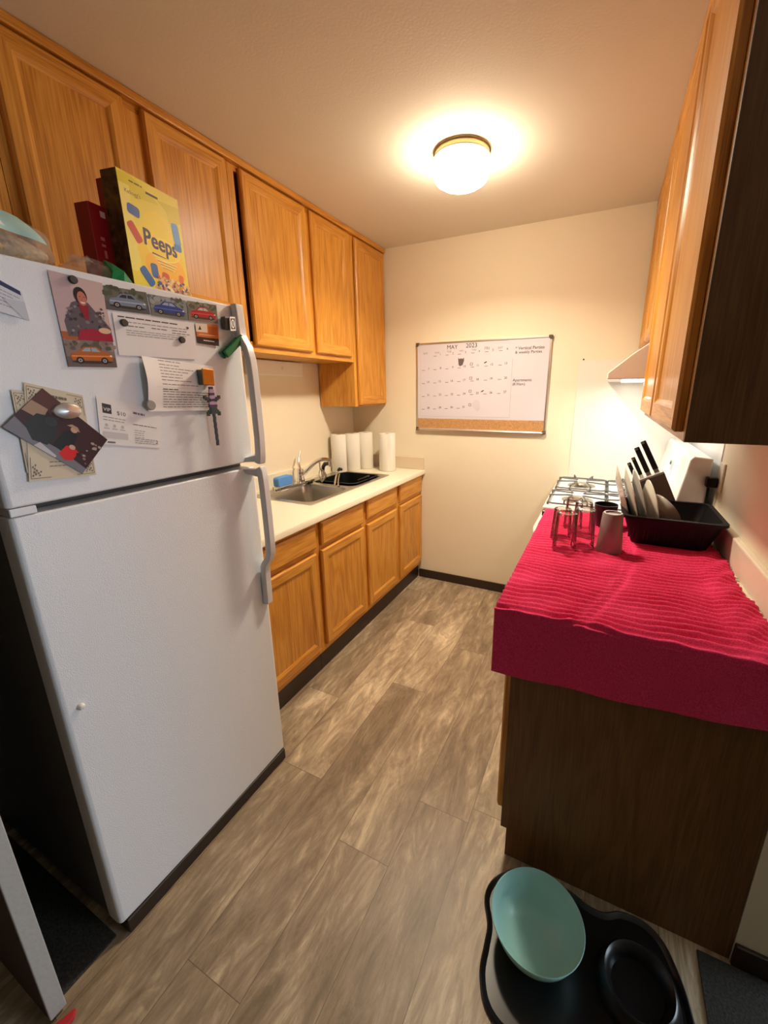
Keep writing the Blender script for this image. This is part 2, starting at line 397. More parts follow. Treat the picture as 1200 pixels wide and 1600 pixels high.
# ------------------------------------------------------------------ room
H = 2.485; WX = 2.337; YE = -1.84
b = MB().box((-1.6, -5.5, -.08), (5.2, .12, 0)); struct('floor', b, 'floor')
b2 = MB().box((2.26, -3.6, 0.0), (5.0, YE-.014, .006))
b = MB().box((-1.6, -5.5, H), (5.2, .12, H+.08)); struct('ceiling', b, 'ceiling')
b = MB().box((-.12, 0, 0), (5.2, .12, H)); struct('wall_back', b, 'wall')
b = MB().box((-.12, -2.78, 0), (0, 0, H)); struct('wall_left', b, 'wall')
b = MB().box((WX, YE, 0), (WX+.13, 0, H)); struct('wall_right', b, 'wall')
b = MB().box((-1.6, -5.5, 0), (-1.5, -2.78, H)); b.box((-1.5, -2.88, 0), (-.12, -2.78, H)); struct('wall_hall', b, 'wall')
b = MB().box((-1.6, -5.6, 0), (5.2, -5.5, H)); struct('wall_front', b, simple('far_wall_bounce_cut', (.25, .19, .13), .8))  # unseen far wall, coloured dark to cut bounce on camera-facing panels
b = MB().box((5.1, -5.5, 0), (5.2, 0, .45)); b.box((5.1, -5.5, 2.05), (5.2, 0, H)); b.box((5.1, -5.5, .45), (5.2, -1.95, 2.05)); b.box((5.1, -.35, .45), (5.2, 0, 2.05))
struct('wall_window_side', b, 'wall')
b = MB()
for y in (-1.95, -1.17, -.39): b.box((5.08, y, .45), (5.14, y+.04, 2.05))
for z in (.45, 2.01): b.box((5.08, -1.95, z), (5.14, -.35, z+.04))
struct('window_1', b, 'white_enamel')
b = MB().box((.60, -.012, 0), (1.70, 0, .07)); struct('baseboard_back', b, 'toe', bevel=.003)
b = MB().box((WX, YE-.012, 0), (WX+.14, YE, .075)); struct('baseboard_right', b, 'toe', bevel=.003)

# dark door standing open at the lower left
d = build('door_1', MB().box((0.0, -2.702, .01), (.793, -2.668, 2.02)), 'door_brown', loc=(0, 0, 0), kind='structure', bevel=.002)
build('door_edge', MB().box((.7932, -2.702, .01), (.803, -2.668, 2.02)), 'door_edge', parent=d, bevel=.002)

# ------------------------------------------------------------------ cabinet builders (faces look along sx: +1 = +x, -1 = -x)
def door_mesh(x0, sx, y0, y1, z0, z1, t=.02, fw=.052, drawer=False, rec=.008):
    mb = MB(); e = .006
    if drawer: rings = [(0, 0), (0, t-.007), (e*1.6, t)]
    else: rings = [(0, 0), (0, t-.006), (e, t), (fw-.006, t), (fw+.004, t-rec*.6), (fw+.009, t-rec)]
    for ins, dd in rings:
        x = x0+sx*dd
        for (y, z) in ((y0+ins, z0+ins), (y1-ins, z0+ins), (y1-ins, z1-ins), (y0+ins, z1-ins)): mb.v.append(Vector((x, y, z)))
    for k in range(len(rings)-1):
        for i in range(4):
            j = (i+1) % 4; mb.face((k*4+i, k*4+j, k*4+4+j, k*4+4+i), 1 if i in (0, 2) else 0)
    L = (len(rings)-1)*4
    mb.face((L, L+1, L+2, L+3), 2 if not drawer else 1)
    mb.face((3, 2, 1, 0), 0)
    return mb
DM = ['oak_v', 'oak_h', 'oak_panel']
def cabinet(name, label, sx, xb, xf, y0, y1, z0, z1, doors, drawers=(), group=None, side='oak_v', toe=None, stile=.034, rails=None, open_top=False, floor_ends=False, side_top=None):
    """carcass from back xb to face xf"""
    t = thing(name, label, 'cabinet', ((xb+xf)/2, (y0+y1)/2, z0 if toe is None else 0), group)
    mb = MB(); xi = xf-sx*.019
    zb = z0 if not floor_ends else .001
    w_ = .016
    mb.box((xb, y0+w_, z0), (xi, y1-w_, z0+w_)); mb.box((xb, y0+w_, z0+w_), (xb+sx*.008, y1-w_, z1))
    if not open_top: mb.box((xb, y0+w_, z1-w_), (xi, y1-w_, z1))
    build('body', mb, [side if side != 'oak_unlit' else 'oak_v'], parent=t)
    for q in (0, 1):
        ya_ = (y0, y1-w_)[q]; em = MB().box((xb, ya_, z0), (xf if (side == 'oak_unlit' and q == 0) else xi, ya_+w_, side_top[q] if side_top else z1))
        if floor_ends and q == 0: em.box((xb, y0, .001), (toe, y0+w_, z0+.0001))
        build('side_panel', em, [side], parent=t)
    fr = MB()
    fr.box((xi, y0+(w_+.0001 if side == 'oak_unlit' else 0), z0), (xf, y0+stile, z1), 0); fr.box((xi, y1-stile, z0), (xf, y1, z1), 0)
    fr.box((xi, y0+stile, z1-.035), (xf, y1-stile, z1), 1); fr.box((xi, y0+stile, z0), (xf, y1-stile, z0+.045), 1)
    if rails:
        for z in rails: fr.box((xi, y0+stile, z-.02), (xf, y1-stile, z+.02), 1)
    ds = sorted(doors)
    for a, c in zip(ds[:-1], ds[1:]):
        if c[0]-a[1] > .004 and abs(c[2]-a[2]) < .01: fr.box((xi, a[1]-.012, z0+.045), (xf+sx*.0005, c[0]+.012, z1-.035), 0)
    build('face_frame', fr, ['oak_v', 'oak_h'], parent=t)
    for (a, c, e, f) in doors: build('door', door_mesh(xf+sx*.001, sx, a, c, e, f), DM, parent=t)
    for (a, c, e, f) in drawers: build('drawer', door_mesh(xf+sx*.001, sx, a, c, e, f, drawer=True), DM, parent=t)
    if toe is not None: build('toe_kick', MB().box((toe-sx*.012, y0+(.017 if floor_ends else 0), .0005), (toe, y1, z0-.0005)), 'toe', parent=t)
    return t

# left base run
XF = .608; z_notch = .742   # side panels are cut down where the sink basins pass
cabinet('base_cabinet', 'oak base cabinet with drawer and door closest to the refrigerator', 1, 0.01, XF, -1.83, -1.335, .12, .875,
        [(-1.765, -1.352, .158, .712)], [(-1.765, -1.345, .738, .852)], toe=.59, rails=[.725])
cabinet('sink_cabinet', 'wide oak base cabinet with two doors below the steel sink', 1, 0.01, XF, -1.333, -.422, .12, .875,
        [(-1.308, -.890, .158, .712), (-.848, -.446, .158, .712)], [(-1.300, -.892, .738, .862), (-.845, -.446, .748, .868)], toe=.59, rails=[.725], open_top=True, side_top=(z_notch, z_notch))
cabinet('base_cabinet', 'narrow oak base cabinet against the back wall', 1, 0.01, XF, -.420, -.004, .12, .875,
        [(-.398, -.016, .158, .715)], [(-.402, -.016, .742, .871)], toe=.59, rails=[.725], open_top=True, side_top=(z_notch, .875))

# left counter with sink cut-out
SX0, SX1, SY0, SY1 = .055, .500, -1.21, -.315
ct = thing('countertop', 'cream laminate countertop with backsplash around the sink', 'countertop', (.32, -.9, .875))
mb = MB()
mb.box((0.002, -1.85, .876), (SX0+.02, -.002, .914)); mb.box((SX1-.02, -1.85, .876), (.622, -.002, .914))
mb.box((SX0+.02, -1.85, .876), (SX1-.02, SY0+.02, .914)); mb.box((SX0+.02, SY1-.02, .876), (SX1-.02, -.002, .914))
build('worktop', mb, 'laminate', parent=ct)
mb = MB()
prof = [(.6215, .876), (.640, .876), (.645, .881), (.6455, .905), (.642, .912), (.634, .9145), (.6215, .9141)]
mb.prism(prof, -1.85, -.002, lambda p, q, t: (p, t, q))
build('front_edge', mb, 'laminate', parent=ct, smooth=True)
build('backsplash', MB().box((.001, -1.85, .9145), (.018, -.002, 1.008)), 'laminate', parent=ct, bevel=.003)
build('backsplash', MB().box((.0185, -.019, .9145), (.640, -.001, 1.008)), 'laminate_splash', parent=ct, bevel=.003)

# sink
sk = thing('kitchen_sink', 'stainless steel double basin sink set into the cream countertop', 'sink', (.28, -.76, .915))
def rr(x0, x1, y0, y1, r, n=6):
    pts = []
    for cx, cy, a in ((x1-r, y1-r, 0), (x0+r, y1-r, 90), (x0+r, y0+r, 180), (x1-r, y0+r, 270)):
        for i in range(n+1):
            w = math.radians(a+90*i/n); pts.append((cx+r*math.cos(w), cy+r*math.sin(w)))
    return pts
bas = [(.125, .465, -1.175, -.795), (.125, .465, -.745, -.350)]
rim = MB()
# rim strips
zt = .9185
def rimring(x0, x1, y0, y1, bx0, bx1, by0, by1, r):
    o_ = rr(x0, x1, y0, y1, .012); i_ = rr(bx0, bx1, by0, by1, r)
    n = len(o_); vs = [(x, y, zt) for x, y in o_]+[(x, y, zt-.0015) for x, y in i_]+[(x, y, zt-.0038) for x, y in o_]
    rim.add(vs, [(k, (k+1) % n, n+(k+1) % n, n+k) for k in range(n)]+[(k, 2*n+k, 2*n+(k+1) % n, (k+1) % n) for k in range(n)])
ymid = -.770
rimring(SX0, SX1, SY0, ymid, *bas[0], .055); rimring(SX0, SX1, ymid, SY1, *bas[1], .055)
build('rim', rim, 'steel', parent=sk, smooth=True)
for (x0, x1, y0, y1) in bas:
    mb = MB(); L = []
    for ins, z in ((0, zt-.0015), (.003, zt-.008), (.008, .80), (.014, .765), (.03, .752), (.08, .750)):
        L.append([(x, y, z) for x, y in rr(x0+ins, x1-ins, y0+ins, y1-ins, max(.01, .055-ins*.3))])
    n = len(L[0])
    for l in L: mb.v += [Vector(p) for p in l]
    for k in range(len(L)-1):
        for i in range(n): mb.face((k*n+i, k*n+(i+1) % n, (k+1)*n+(i+1) % n, (k+1)*n+i))
    mb.face([(len(L)-1)*n+i for i in range(n)])
    bs = build('basin', mb, 'steel', parent=sk, smooth=True)
    build('drain', MB().lathe([(.0, .0005), (.03, .0005), (.042, .003), (.045, .0005)], ((x0+x1)/2, (y0+y1)/2, .7505), 24), 'chrome', parent=bs, smooth=True)

# faucet
fa = thing('faucet', 'chrome kitchen faucet with curved spout behind the left basin', 'faucet', (.085, -.80, .918))
build('deck_plate', MB().prism(rr(.06, .115, -.93, -.67, .025), .9188, .930, lambda p, q, t: (p, q, t)), 'chrome', parent=fa, bevel=.003)
build('faucet_body', MB().lathe([(.026, 0), (.026, .02), (.021, .03), (.020, .06), (.023, .07), (.018, .085), (0, .09)], (.088, -.80, .930), 24), 'chrome', parent=fa, smooth=True)
sp = []
for i in range(13):
    t = i/12; sp.append((.095+.20*t, -.79+.05*t, .965+.125*math.sin(t*PI*.62)-.01*t))
mb = MB().tube(sp, [.013]*10+[.012, .012, .011], 12)
build('spout', mb, 'chrome', parent=fa, smooth=True)
e = sp[-1]
build('spout_tip', MB().lathe([(0, 0), (.014, 0), (.015, .02), (.012, .035), (0, .035)], (e[0], e[1], e[2]-.035), 18), 'steel', parent=fa, smooth=True)
build('lever', MB().tube([(.088, -.80, 1.015), (.08, -.80, 1.045), (.065, -.775, 1.085), (.055, -.745, 1.125)], [.009, .008, .006, .005], 10), 'chrome', parent=fa, smooth=True)
# side sprayer
sd = thing('side_sprayer', 'chrome side sprayer standing in the sink deck right of the spout', 'sprayer', (.09, -.56, .918))
build('sprayer_base', MB().lathe([(.0, 0), (.022, 0), (.020, .01), (.015, .022), (.013, .04), (0, .041)], (.09, -.56, .9188), 20), 'chrome', parent=sd, smooth=True)
build('sprayer_head', MB().tube([(.09, -.56, .955), (.095, -.56, .99), (.115, -.562, 1.012), (.14, -.565, 1.015)], [.011, .013, .015, .013], 12), 'black', parent=sd, smooth=True)

# things in and around the sink
sb = thing('dish_brush_caddy', 'blue sponge bottle lying in a wire holder beside the faucet', 'sponge', (.10, -1.00, .918))
build('sponge', MB().prism(rr(-.065, .065, -.030, .030, .016), 0, .045, lambda p, q, t: (.098+t, -1.0+p, .976+q)), 'blue', parent=sb, bevel=.006, seg=3)
build('holder', MB().tube([(.09, -1.06, .921), (.09, -1.06, .945), (.145, -1.06, .945), (.145, -.94, .945), (.09, -.94, .945), (.09, -.94, .921)], .003, 8).tube([(.145, -1.06, .925), (.145, -.94, .925)], .003, 8).tube([(.145, -1.06, .945), (.145, -1.06, .922)], .003).tube([(.145, -.94, .945), (.145, -.94, .922)], .003), 'chrome', parent=sb, smooth=True)
def sink_thing():
    # black dish tub in right basin
    t = thing('dish_tub', 'black plastic dish tub sitting in the right sink basin', 'tub', (.30, -.54, .76))
    mb = MB(); L = []
    for ins, z in ((-.0, .925), (.012, .925), (.012, .918), (.03, .80), (.06, .79)):
        L.append([(x, y, z) for x, y in rr(.145+ins, .455-ins, -.715+ins, -.372-ins, .05)])
    for ins, z in ((.055, .765), (.022, .775), (.004, .915)):
        L.append([(x, y, z) for x, y in rr(.145+ins, .455-ins, -.715+ins, -.372-ins, .05)])
    n = len(L[0])
    for l in L: mb.v += [Vector(p) for p in l]
    for k in range(4):
        for i in range(n): mb.face((k*n+i, k*n+(i+1) % n, (k+1)*n+(i+1) % n, (k+1)*n+i))
    mb.face([4*n+i for i in range(n)])
    for k in range(5, 7):
        for i in range(n): mb.face((k*n+i, k*n+(i+1) % n, (k+1)*n+(i+1) % n, (k+1)*n+i))
    for i in range(n): mb.face((7*n+i, 7*n+(i+1) % n, (i+1) % n, i))
    mb.face([5*n+i for i in range(n)])
    build('tub', mb, 'blacktub', parent=t, smooth=True)
    build('tub_handle', MB().tube([(.42, -.62, .93), (.435, -.60, .938), (.44, -.55, .94), (.435, -.50, .938), (.42, -.48, .93)], .006, 8), 'black', parent=t, smooth=True)
sink_thing()
# cluster of utensils hanging over the divider
u1 = thing('serving_spoon', 'steel spoon with black grip leaning out of the black dish tub', 'spoon', (.30, -.72, .90))
build('handle', MB().tube([(.34, -.78, .905), (.30, -.70, .955), (.27, -.63, .985)], [.006, .006, .005], 8), 'chrome', parent=u1, smooth=True)
build('grip', MB().tube([(.27, -.63, .985), (.265, -.605, .992), (.26, -.575, .985)], [.008, .012, .010], 10), 'black', parent=u1, smooth=True)
u2 = thing('whisk', 'bunch of thin steel wire loops standing by the sink divider', 'whisk', (.20, -.735, .90))
mb = MB()
for k in range(6):
    a = k*PI/6; mb.tube([(.21+.0*i+.034*math.sin(i/12*PI)*math.cos(a)*1.0-.004*i/12, -.735+.034*math.sin(i/12*PI)*math.sin(a), .92+.095*i/12) for i in range(13)], .0028, 6)
build('wire_loops', mb, 'steel', parent=u2, smooth=True)
build('handle', MB().tube([(.205, -.735, 1.01), (.20, -.73, 1.04), (.19, -.72, 1.05)], .006, 8), 'steel', parent=u2, smooth=True)
u3 = thing('fork', 'steel fork handle resting across the sink divider', 'fork', (.35, -.77, .92))
build('handle', MB().tube([(.39, -.80, .922), (.34, -.73, .945), (.31, -.67, .972)], [.007, .004, .004], 8), 'chrome', parent=u3, smooth=True)
build('tines', MB().tube([(.39, -.80, .922), (.41, -.83, .921)], .002).tube([(.395, -.795, .922), (.418, -.822, .921)], .002).tube([(.385, -.805, .922), (.402, -.836, .921)], .002), 'chrome', parent=u3)
# dish wand lying along the rear ledge, bottle brush
u4 = thing('dish_scrubber', 'long dark scrubber lying along the rear ledge of the left basin', 'brush', (.115, -.92, .93))
build('handle', MB().tube([(.175, -.835, .936), (.16, -.90, .936), (.14, -.99, .934), (.13, -1.08, .932)], [.005, .006, .006, .006], 8), 'cast', parent=u4, smooth=True)
build('brush_head', MB().box((.155, -.84, .925), (.19, -.80, .945)), 'black', parent=u4, bevel=.004)

# paper towel rolls
def roll(x, y, label, r=.057, h=.282, seam=None, group='paper towel rolls in the back corner'):
    t = thing('paper_towel_roll', label, 'paper towel', (x, y, .915), group)
    build('roll', MB().lathe([(.02, .0), (r-.002, .0), (r, .003), (r, h-.003), (r-.002, h), (.02, h), (.02, 0)], (x, y, .9155), 40), 'paper_towel', parent=t, smooth=True)
    build('core', MB().lathe([(.0192, .001), (.0192, h-.001), (.0175, h-.001), (.0175, .001), (.0192, .001)], (x, y, .9155), 24), 'cork', parent=t, smooth=True)
    if seam is not None:
        a = seam; mb = MB()
        p = [(x+(r+dr)*math.cos(a+da), y+(r+dr)*math.sin(a+da)) for da, dr in ((-.35, .0002), (-.2, .001), (-.05, .003), (.02, .005), (.03, .004), (-.05, .0018), (-.2, .0003))]
        mb.prism(p, .917, .9155+h-.002, lambda p_, q, t_: (p_, q, t_)); build('loose_sheet', mb, 'paper_towel', parent=t)
    return t
roll(.393, -.145, 'upright white paper towel roll standing apart with a dark seam on its side', r=.063, seam=-.75)
roll(.078, -.335, 'upright paper towel roll nearest the sink, leftmost in the back corner')
roll(.134, -.230, 'upright paper towel roll in the middle of the back corner cluster')
roll(.190, -.128, 'upright paper towel roll rearmost in the corner, partly hidden by another roll')

# left uppers
UX = .304
ZT = 2.468
cabinet('wall_cabinet', 'oak wall cabinet cut off by the left edge above the refrigerator', 1, .01, UX, -2.70, -2.176, 1.80, ZT, [(-2.66, -2.205, 1.83, 2.445)], group=None)
cabinet('wall_cabinet', 'wide oak wall cabinet with two doors above the refrigerator', 1, .01, UX, -2.174, -1.372, 1.80, ZT, [(-2.150, -1.806, 1.83, 2.452), (-1.742, -1.392, 1.83, 2.452)])
cabinet('wall_cabinet', 'oak wall cabinet with two doors over the sink', 1, .01, UX, -1.370, -.432, 1.695, ZT, [(-1.316, -.880, 1.724, 2.450), (-.838, -.472, 1.724, 2.450)])
cabinet('wall_cabinet', 'tall narrow oak wall cabinet hung lower in the back corner', 1, .01, UX, -.430, -.003, 1.404, ZT, [(-.392, -.014, 1.414, 2.450)])
struct('trim_1', MB().box((.304, -2.70, ZT-.012), (.330, -.003, H-.001)), 'oak_h', bevel=.004)
# fixture on the wall beneath the left uppers
ul = thing('wall_light', 'flat ivory light fixture on the wall under the cabinets above the sink', 'light', (.03, -.82, 1.6))
build('housing', MB().box((.001, -1.10, 1.603), (.036, -.630, 1.690)), 'outlet', parent=ul, bevel=.006, seg=3)
build('switch', MB().box((.036, -.835, 1.640), (.046, -.822, 1.658)), 'outlet', parent=ul, bevel=.002)

# ------------------------------------------------------------------ right side
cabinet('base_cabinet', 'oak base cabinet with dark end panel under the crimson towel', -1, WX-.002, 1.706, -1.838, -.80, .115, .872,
        [(-1.822, -1.335, .178, .70), (-1.305, -.82, .178, .70)], [(-1.822, -1.335, .73, .85), (-1.305, -.82, .73, .85)], side='oak_unlit', toe=1.725, rails=[.715], floor_ends=True)
ct2 = thing('countertop', 'laminate countertop mostly hidden by the crimson towel', 'countertop', (2.0, -1.3, .873))
build('worktop', MB().box((1.668, -1.853, .873), (WX-.002, -.79, .911)), 'laminate', parent=ct2, bevel=.005)
build('backsplash', MB().box((WX-.024, -1.853, .9115), (WX-.001, -.79, 1.010)), 'laminate', parent=ct2, bevel=.005)

RU = 2.026
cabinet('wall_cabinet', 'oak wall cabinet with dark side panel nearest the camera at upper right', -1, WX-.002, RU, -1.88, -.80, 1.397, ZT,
        [(-1.845, -1.345, 1.415, 2.45), (-1.305, -.825, 1.415, 2.45)], side='oak_unlit')
cabinet('wall_cabinet', 'short oak wall cabinet above the range hood', -1, WX-.002, RU, -.798, -.003, 1.71, ZT, [(-.785, -.41, 1.73, 2.45), (-.39, -.02, 1.73, 2.45)])
struct('trim_2', MB().box((RU-.022, -1.88, ZT-.012), (RU, -.003, H-.001)), 'oak_h', bevel=.004)

# range hood
hd = thing('range_hood', 'white range hood with lit lamp over the gas range', 'range hood', (2.1, -.4, 1.55))
mb = MB().prism([(1.862, 1.548), (2.335, 1.548), (2.335, 1.708), (2.03, 1.708), (1.955, 1.655), (1.862, 1.575)], -.79, -.003, lambda p, q, t: (p, t, q))
build('shell', mb, 'white_enamel', parent=hd, bevel=.004)
build('lens', MB().box((1.93, -.55, 1.541), (2.03, -.25, 1.5478)), 'hood_lens', parent=hd, bevel=.003)
build('switch', MB().box((1.90, -.20, 1.597), (1.915, -.17, 1.612)), 'blackmatte', parent=hd)
area_light('hood_lamp', (1.98, -.40, 1.536), (0, 0, 0), .1, .3, HOOD_W, (1.0, .95, .84))

# splash panels
build_ = build('splash_panel', MB().box((1.690, -.004, .93), (2.334, -.001, 1.68)), simple('white_splash_panel', (0.80, 0.78, 0.70), .3), loc=(2.0, -.002, .93))
tag(build_, 'thin off-white splash panel screwed to the back wall beside the range', 'panel')
b_ = build('splash_panel', MB().box((WX-.0035, -.776, .93), (WX-.0005, -.005, 1.545)), 'white_enamel', loc=(WX, -.4, .93))
tag(b_, 'white splash panel on the right wall behind the range console', 'panel')
sc_ = build('screw', MB().lathe([(0, 0), (.005, 0), (.004, .003), (0, .003)], n=12, mat=Matrix.Rotation(PI/2, 4, 'X')).xf(Matrix.Translation((1.713, -.0005, 1.686))), 'blackmatte', loc=(1.713, 0, 1.686))
tag(sc_, 'small dark screw in the back wall above the splash panel corner', 'screw')

# gas range
rg = thing('gas_range', 'white gas range with black knobs between the counter and the back wall', 'stove', (2.0, -.40, 0))
build('oven_body', MB().box((1.70, -.780, .02), (2.30, -.012, .905)), 'white_enamel', parent=rg, bevel=.005)
build('cooktop', MB().box((1.632, -.783, .906), (2.24, -.010, .932)), 'white_enamel', parent=rg, bevel=.008, seg=3)
build('oven_door', MB().box((1.665, -.770, .17), (1.6995, -.025, .78)), 'white_enamel', parent=rg, bevel=.006)
build('drawer', MB().box((1.670, -.770, .03), (1.6995, -.025, .16)), 'white_enamel', parent=rg, bevel=.006)
build('control_strip', MB().box((1.650, -.778, .79), (1.6995, -.014, .905)), 'white_enamel', parent=rg, bevel=.006)
for y in (-.68, -.56, -.40, -.24, -.12):
    mb = MB().lathe([(0, 0), (.021, 0), (.019, .024), (.015, .028), (0, .028)], n=20, mat=Matrix.Rotation(-PI/2, 4, 'Y')).xf(Matrix.Translation((1.650, y, .868)))
    build('knob', mb, 'black', parent=rg, smooth=True)
hp = [(1.665, -.715, .742), (1.640, -.735, .748), (1.607, -.730, .775), (1.598, -.70, .800)]
mb = MB().tube([(1.664, -.745, .745), (1.625, -.748, .752), (1.602, -.742, .775), (1.598, -.72, .79), (1.598, -.40, .79), (1.598, -.08, .79), (1.602, -.058, .775), (1.625, -.052, .752), (1.664, -.055, .745)], .013, 12)
build('oven_handle', mb, 'white_enamel', parent=rg, smooth=True)
# back console
mb = MB().prism([(2.182, .932), (2.30, .932), (2.308, 1.215), (2.237, 1.222), (2.226, 1.205)], -.780, -.014, lambda p, q, t: (p, t, q))
cs = build('console', mb, 'white_enamel', parent=rg, bevel=.006, seg=3)
p = Pic((2.2245, -.30, 1.175), (2.2245, -.44, 1.175), (2.205, -.44, 1.075), (2.205, -.30, 1.075), (-1, 0, .2), paper=(225, 228, 228))
p.rect(.08, .2, .5, .6, (30, 40, 40)); p.lines(.14, .36, .46, 1, .1, (120, 200, 160), .10, 0); p.rect(.6, .2, .66, .8, (90, 90, 90)); p.rect(.75, .2, .8, .8, (90, 90, 90)); p.rect(.88, .2, .93, .8, (90, 90, 90))
p.mb.xf(Matrix.Translation((-.001, 0, .002)))
build('control_panel', p.mb, 'photo', parent=cs, fix=False)
# grates and burners
def grate(cx, cy):
    mb = MB(); z = .962; w, l = .135, .165
    mb.tube([(cx+x, cy+y, .945) for x, y in rr(-w, w, -l, l, .03, 3)], .0045, 8, closed=True)
    for sx_ in (-1, 1):
        for sy in (-1, 1):
            for (dx, dy) in ((sx_*w, sy*l*.35), (sx_*w*.4, sy*l)):
                a = Vector((cx+dx, cy+dy, .945)); c = Vector((cx+sx_*.028, cy+sy*.028, z+.002))
                mb.tube([a, a+Vector((0, 0, .018)), a.lerp(c, .3)+Vector((0, 0, .012)), c], .0042, 8)
    for sx_ in (-1, 1):
        for sy in (-1, 1): mb.tube([(cx+sx_*w, cy+sy*(l-.02), .945), (cx+sx_*w, cy+sy*(l-.02), .933)], .005, 8)
    return mb
for cx in (1.785, 2.065):
    for cy in (-.205, -.585):
        g_ = build('grate', grate(cx, cy), 'cast', parent=rg, smooth=True)
        build('burner', MB().lathe([(0, .018), (.036, .017), (.040, .010), (.028, .009), (.028, .0), (.075, .0), (.08, -.0005)], (cx, cy, .9332), 28), 'steel', parent=rg, smooth=True)
# outlet and plug on the right wall
ou = thing('wall_outlet', 'ivory outlet plate on the right wall behind the range console', 'outlet', (WX, -.82, 1.15))
build('plate', MB().box((WX-.008, -.862, 1.088), (WX-.0005, -.79, 1.208)), 'outlet', parent=ou, bevel=.003)
pl = thing('power_plug', 'black plug and cord in the outlet behind the range', 'plug', (WX-.02, -.80, 1.10))
build('plug_body', MB().box((WX-.048, -.825, 1.10), (WX-.0085, -.785, 1.142)), 'blackmatte', parent=pl, bevel=.005)
build('cord', MB().tube([(WX-.035, -.80, 1.102), (WX-.034, -.798, 1.07), (WX-.032, -.79, 1.03), (WX-.034, -.785, .97), (WX-.036, -.785, .92)], .005, 8), 'blackmatte', parent=pl, smooth=True)

# ------------------------------------------------------------------ ceiling lamp
LX, LY = 1.204, -.925
cl = thing('ceiling_light', 'round flush ceiling light with glowing opal glass bowl', 'ceiling light', (LX, LY, H))
build('base_ring', MB().lathe([(0, 0), (.118, 0), (.120, -.004), (.116, -.008), (.116, -.022), (.119, -.026), (.115, -.030), (.105, -.030), (.105, -.020), (0, -.020)], (LX, LY, H), 56), 'brass', parent=cl, smooth=True)
for zz in (.006, .027): build('trim_ring', MB().tube([(LX+.1195*math.cos(a*PI/24), LY+.1195*math.sin(a*PI/24), H-zz) for a in range(48)], .0022, 8, closed=True), 'ringdark', parent=cl, smooth=True)
build('glass_bowl', MB().lathe([(.100, -.024), (.108, -.034), (.122, -.046), (.124, -.066), (.120, -.088), (.108, -.108), (.085, -.122), (.055, -.131), (.02, -.135), (0, -.1355)], (LX, LY, H), 56), 'lamp_glass', parent=cl, smooth=True)

dl = area_light('lamp_down_fill', (LX, LY, H-.140), (0, 0, 0), .16, .16, LAMP_DOWN_FILL, LAMP_COL); dl.data.shape = 'DISK'; dl.data.spread = math.radians(150)  # fill disc added below the bowl to brighten the lower room
# ------------------------------------------------------------------ whiteboard
wb = thing('whiteboard', 'wall whiteboard with handwritten May calendar and cork strip', 'whiteboard', (1.05, 0, 1.2))
WL, WR, WT, WBt = .582, 1.520, 1.838, 1.220
build('board', MB().box((WL+.008, -.014, WBt+.01), (WR-.008, -.002, WT-.008)), 'whiteboard', parent=wb)
mb = MB()
mb.box((WL, -.020, WT-.012), (WR, -.001, WT)); mb.box((WL, -.020, WBt), (WR, -.001, WBt+.012)); mb.box((WL, -.020, WBt+.012), (WL+.012, -.001, WT-.012)); mb.box((WR-.012, -.020, WBt+.012), (WR, -.001, WT-.012))
mb.box((WL+.012, -.034, WBt+.004), (WR-.012, -.020, WBt+.009))
build('frame', mb, 'alu', parent=wb, bevel=.002)
for x in (WL, WR):
    for z in (WBt, WT):
        sx_ = 1 if x == WL else -1; sz = 1 if z == WBt else -1
        m2 = MB().box((x-sx_*.003, -.023, z-sz*.003), (x+sx_*.022, -.0008, z+sz*.014)); m2.box((x-sx_*.003, -.0228, z+sz*.014), (x+sx_*.0135, -.0008, z+sz*.024))
        build('corner_cap', m2, 'cap', parent=wb, bevel=.003)
build('cork_strip', MB().box((WL+.012, -.0165, WBt+.016), (WR-.012, -.0142, 1.306)), 'cork', parent=wb)
p = Pic((WL+.012, -.0148, WT-.012), (WR-.012, -.0148, WT-.012), (WR-.012, -.0148, 1.308), (WL+.012, -.0148, 1.308), (0, -1, 0), paper=(214, 209, 220), thick=.0003)
ink = (34, 26, 32)
def wbp(px, py):  # from zoomed board coordinates (zoom of board, 1200 wide) to u,v
    return (px-68)/(1105-68), None
p.text('MAY', .245, .075, .085, ink); p.text('2023', .395, .068, .085, ink)
for i, n in enumerate(('SUN', 'MON', 'TUE', 'WED', 'THU', 'FRI', 'SAT')): p.text(n, .045+.099*i, .125-.004*i, .035, (120, 110, 114))
cols = [.035, .135, .235, .335, .44, .545, .65]; dd = 1
for r_ in range(5):
    v0 = .155+.178*r_
    for c_ in range(7):
        if r_ == 0 and c_ == 0: continue
        if dd > 31: break
        u = cols[c_]+.045
        s_ = str(dd); p.label(s_, u+(.008 if len(s_) == 1 else 0), v0-.006*c_, .028, ink)
        p.rect(u-.048, v0+.004-.006*c_, u-.022, v0+.009-.006*c_, (74, 64, 68)); dd += 1
for k, (u, v) in enumerate(((.432, .26), (.430, .44), (.428, .61), (.430, .79))):
    for (a, b_, c, d_) in ((0, 0, .02, .004), (0, .03, .02, .034), (0, 0, .003, .034), (.017, 0, .02, .034)): p.rect(u+a, v+b_, u+c, v+d_, (74, 64, 68))
for (u, v) in ((.535, .25), (.52, .615)): p.poly([(u, v+.02), (u+.02, v), (u+.028, v+.004), (u+.012, v+.024)], (50, 45, 50))
p.poly([(.335, .19), (.345, .205), (.358, .20), (.372, .205), (.382, .19), (.383, .23), (.372, .285), (.352, .30), (.340, .28)], (105, 92, 92))
p.rect(.748, .23, .7495, .97, (168, 160, 166)); p.rect(.02, .16, .0212, .97, (190, 183, 190)); p.rect(.02, .968, .75, .971, (190, 183, 190))
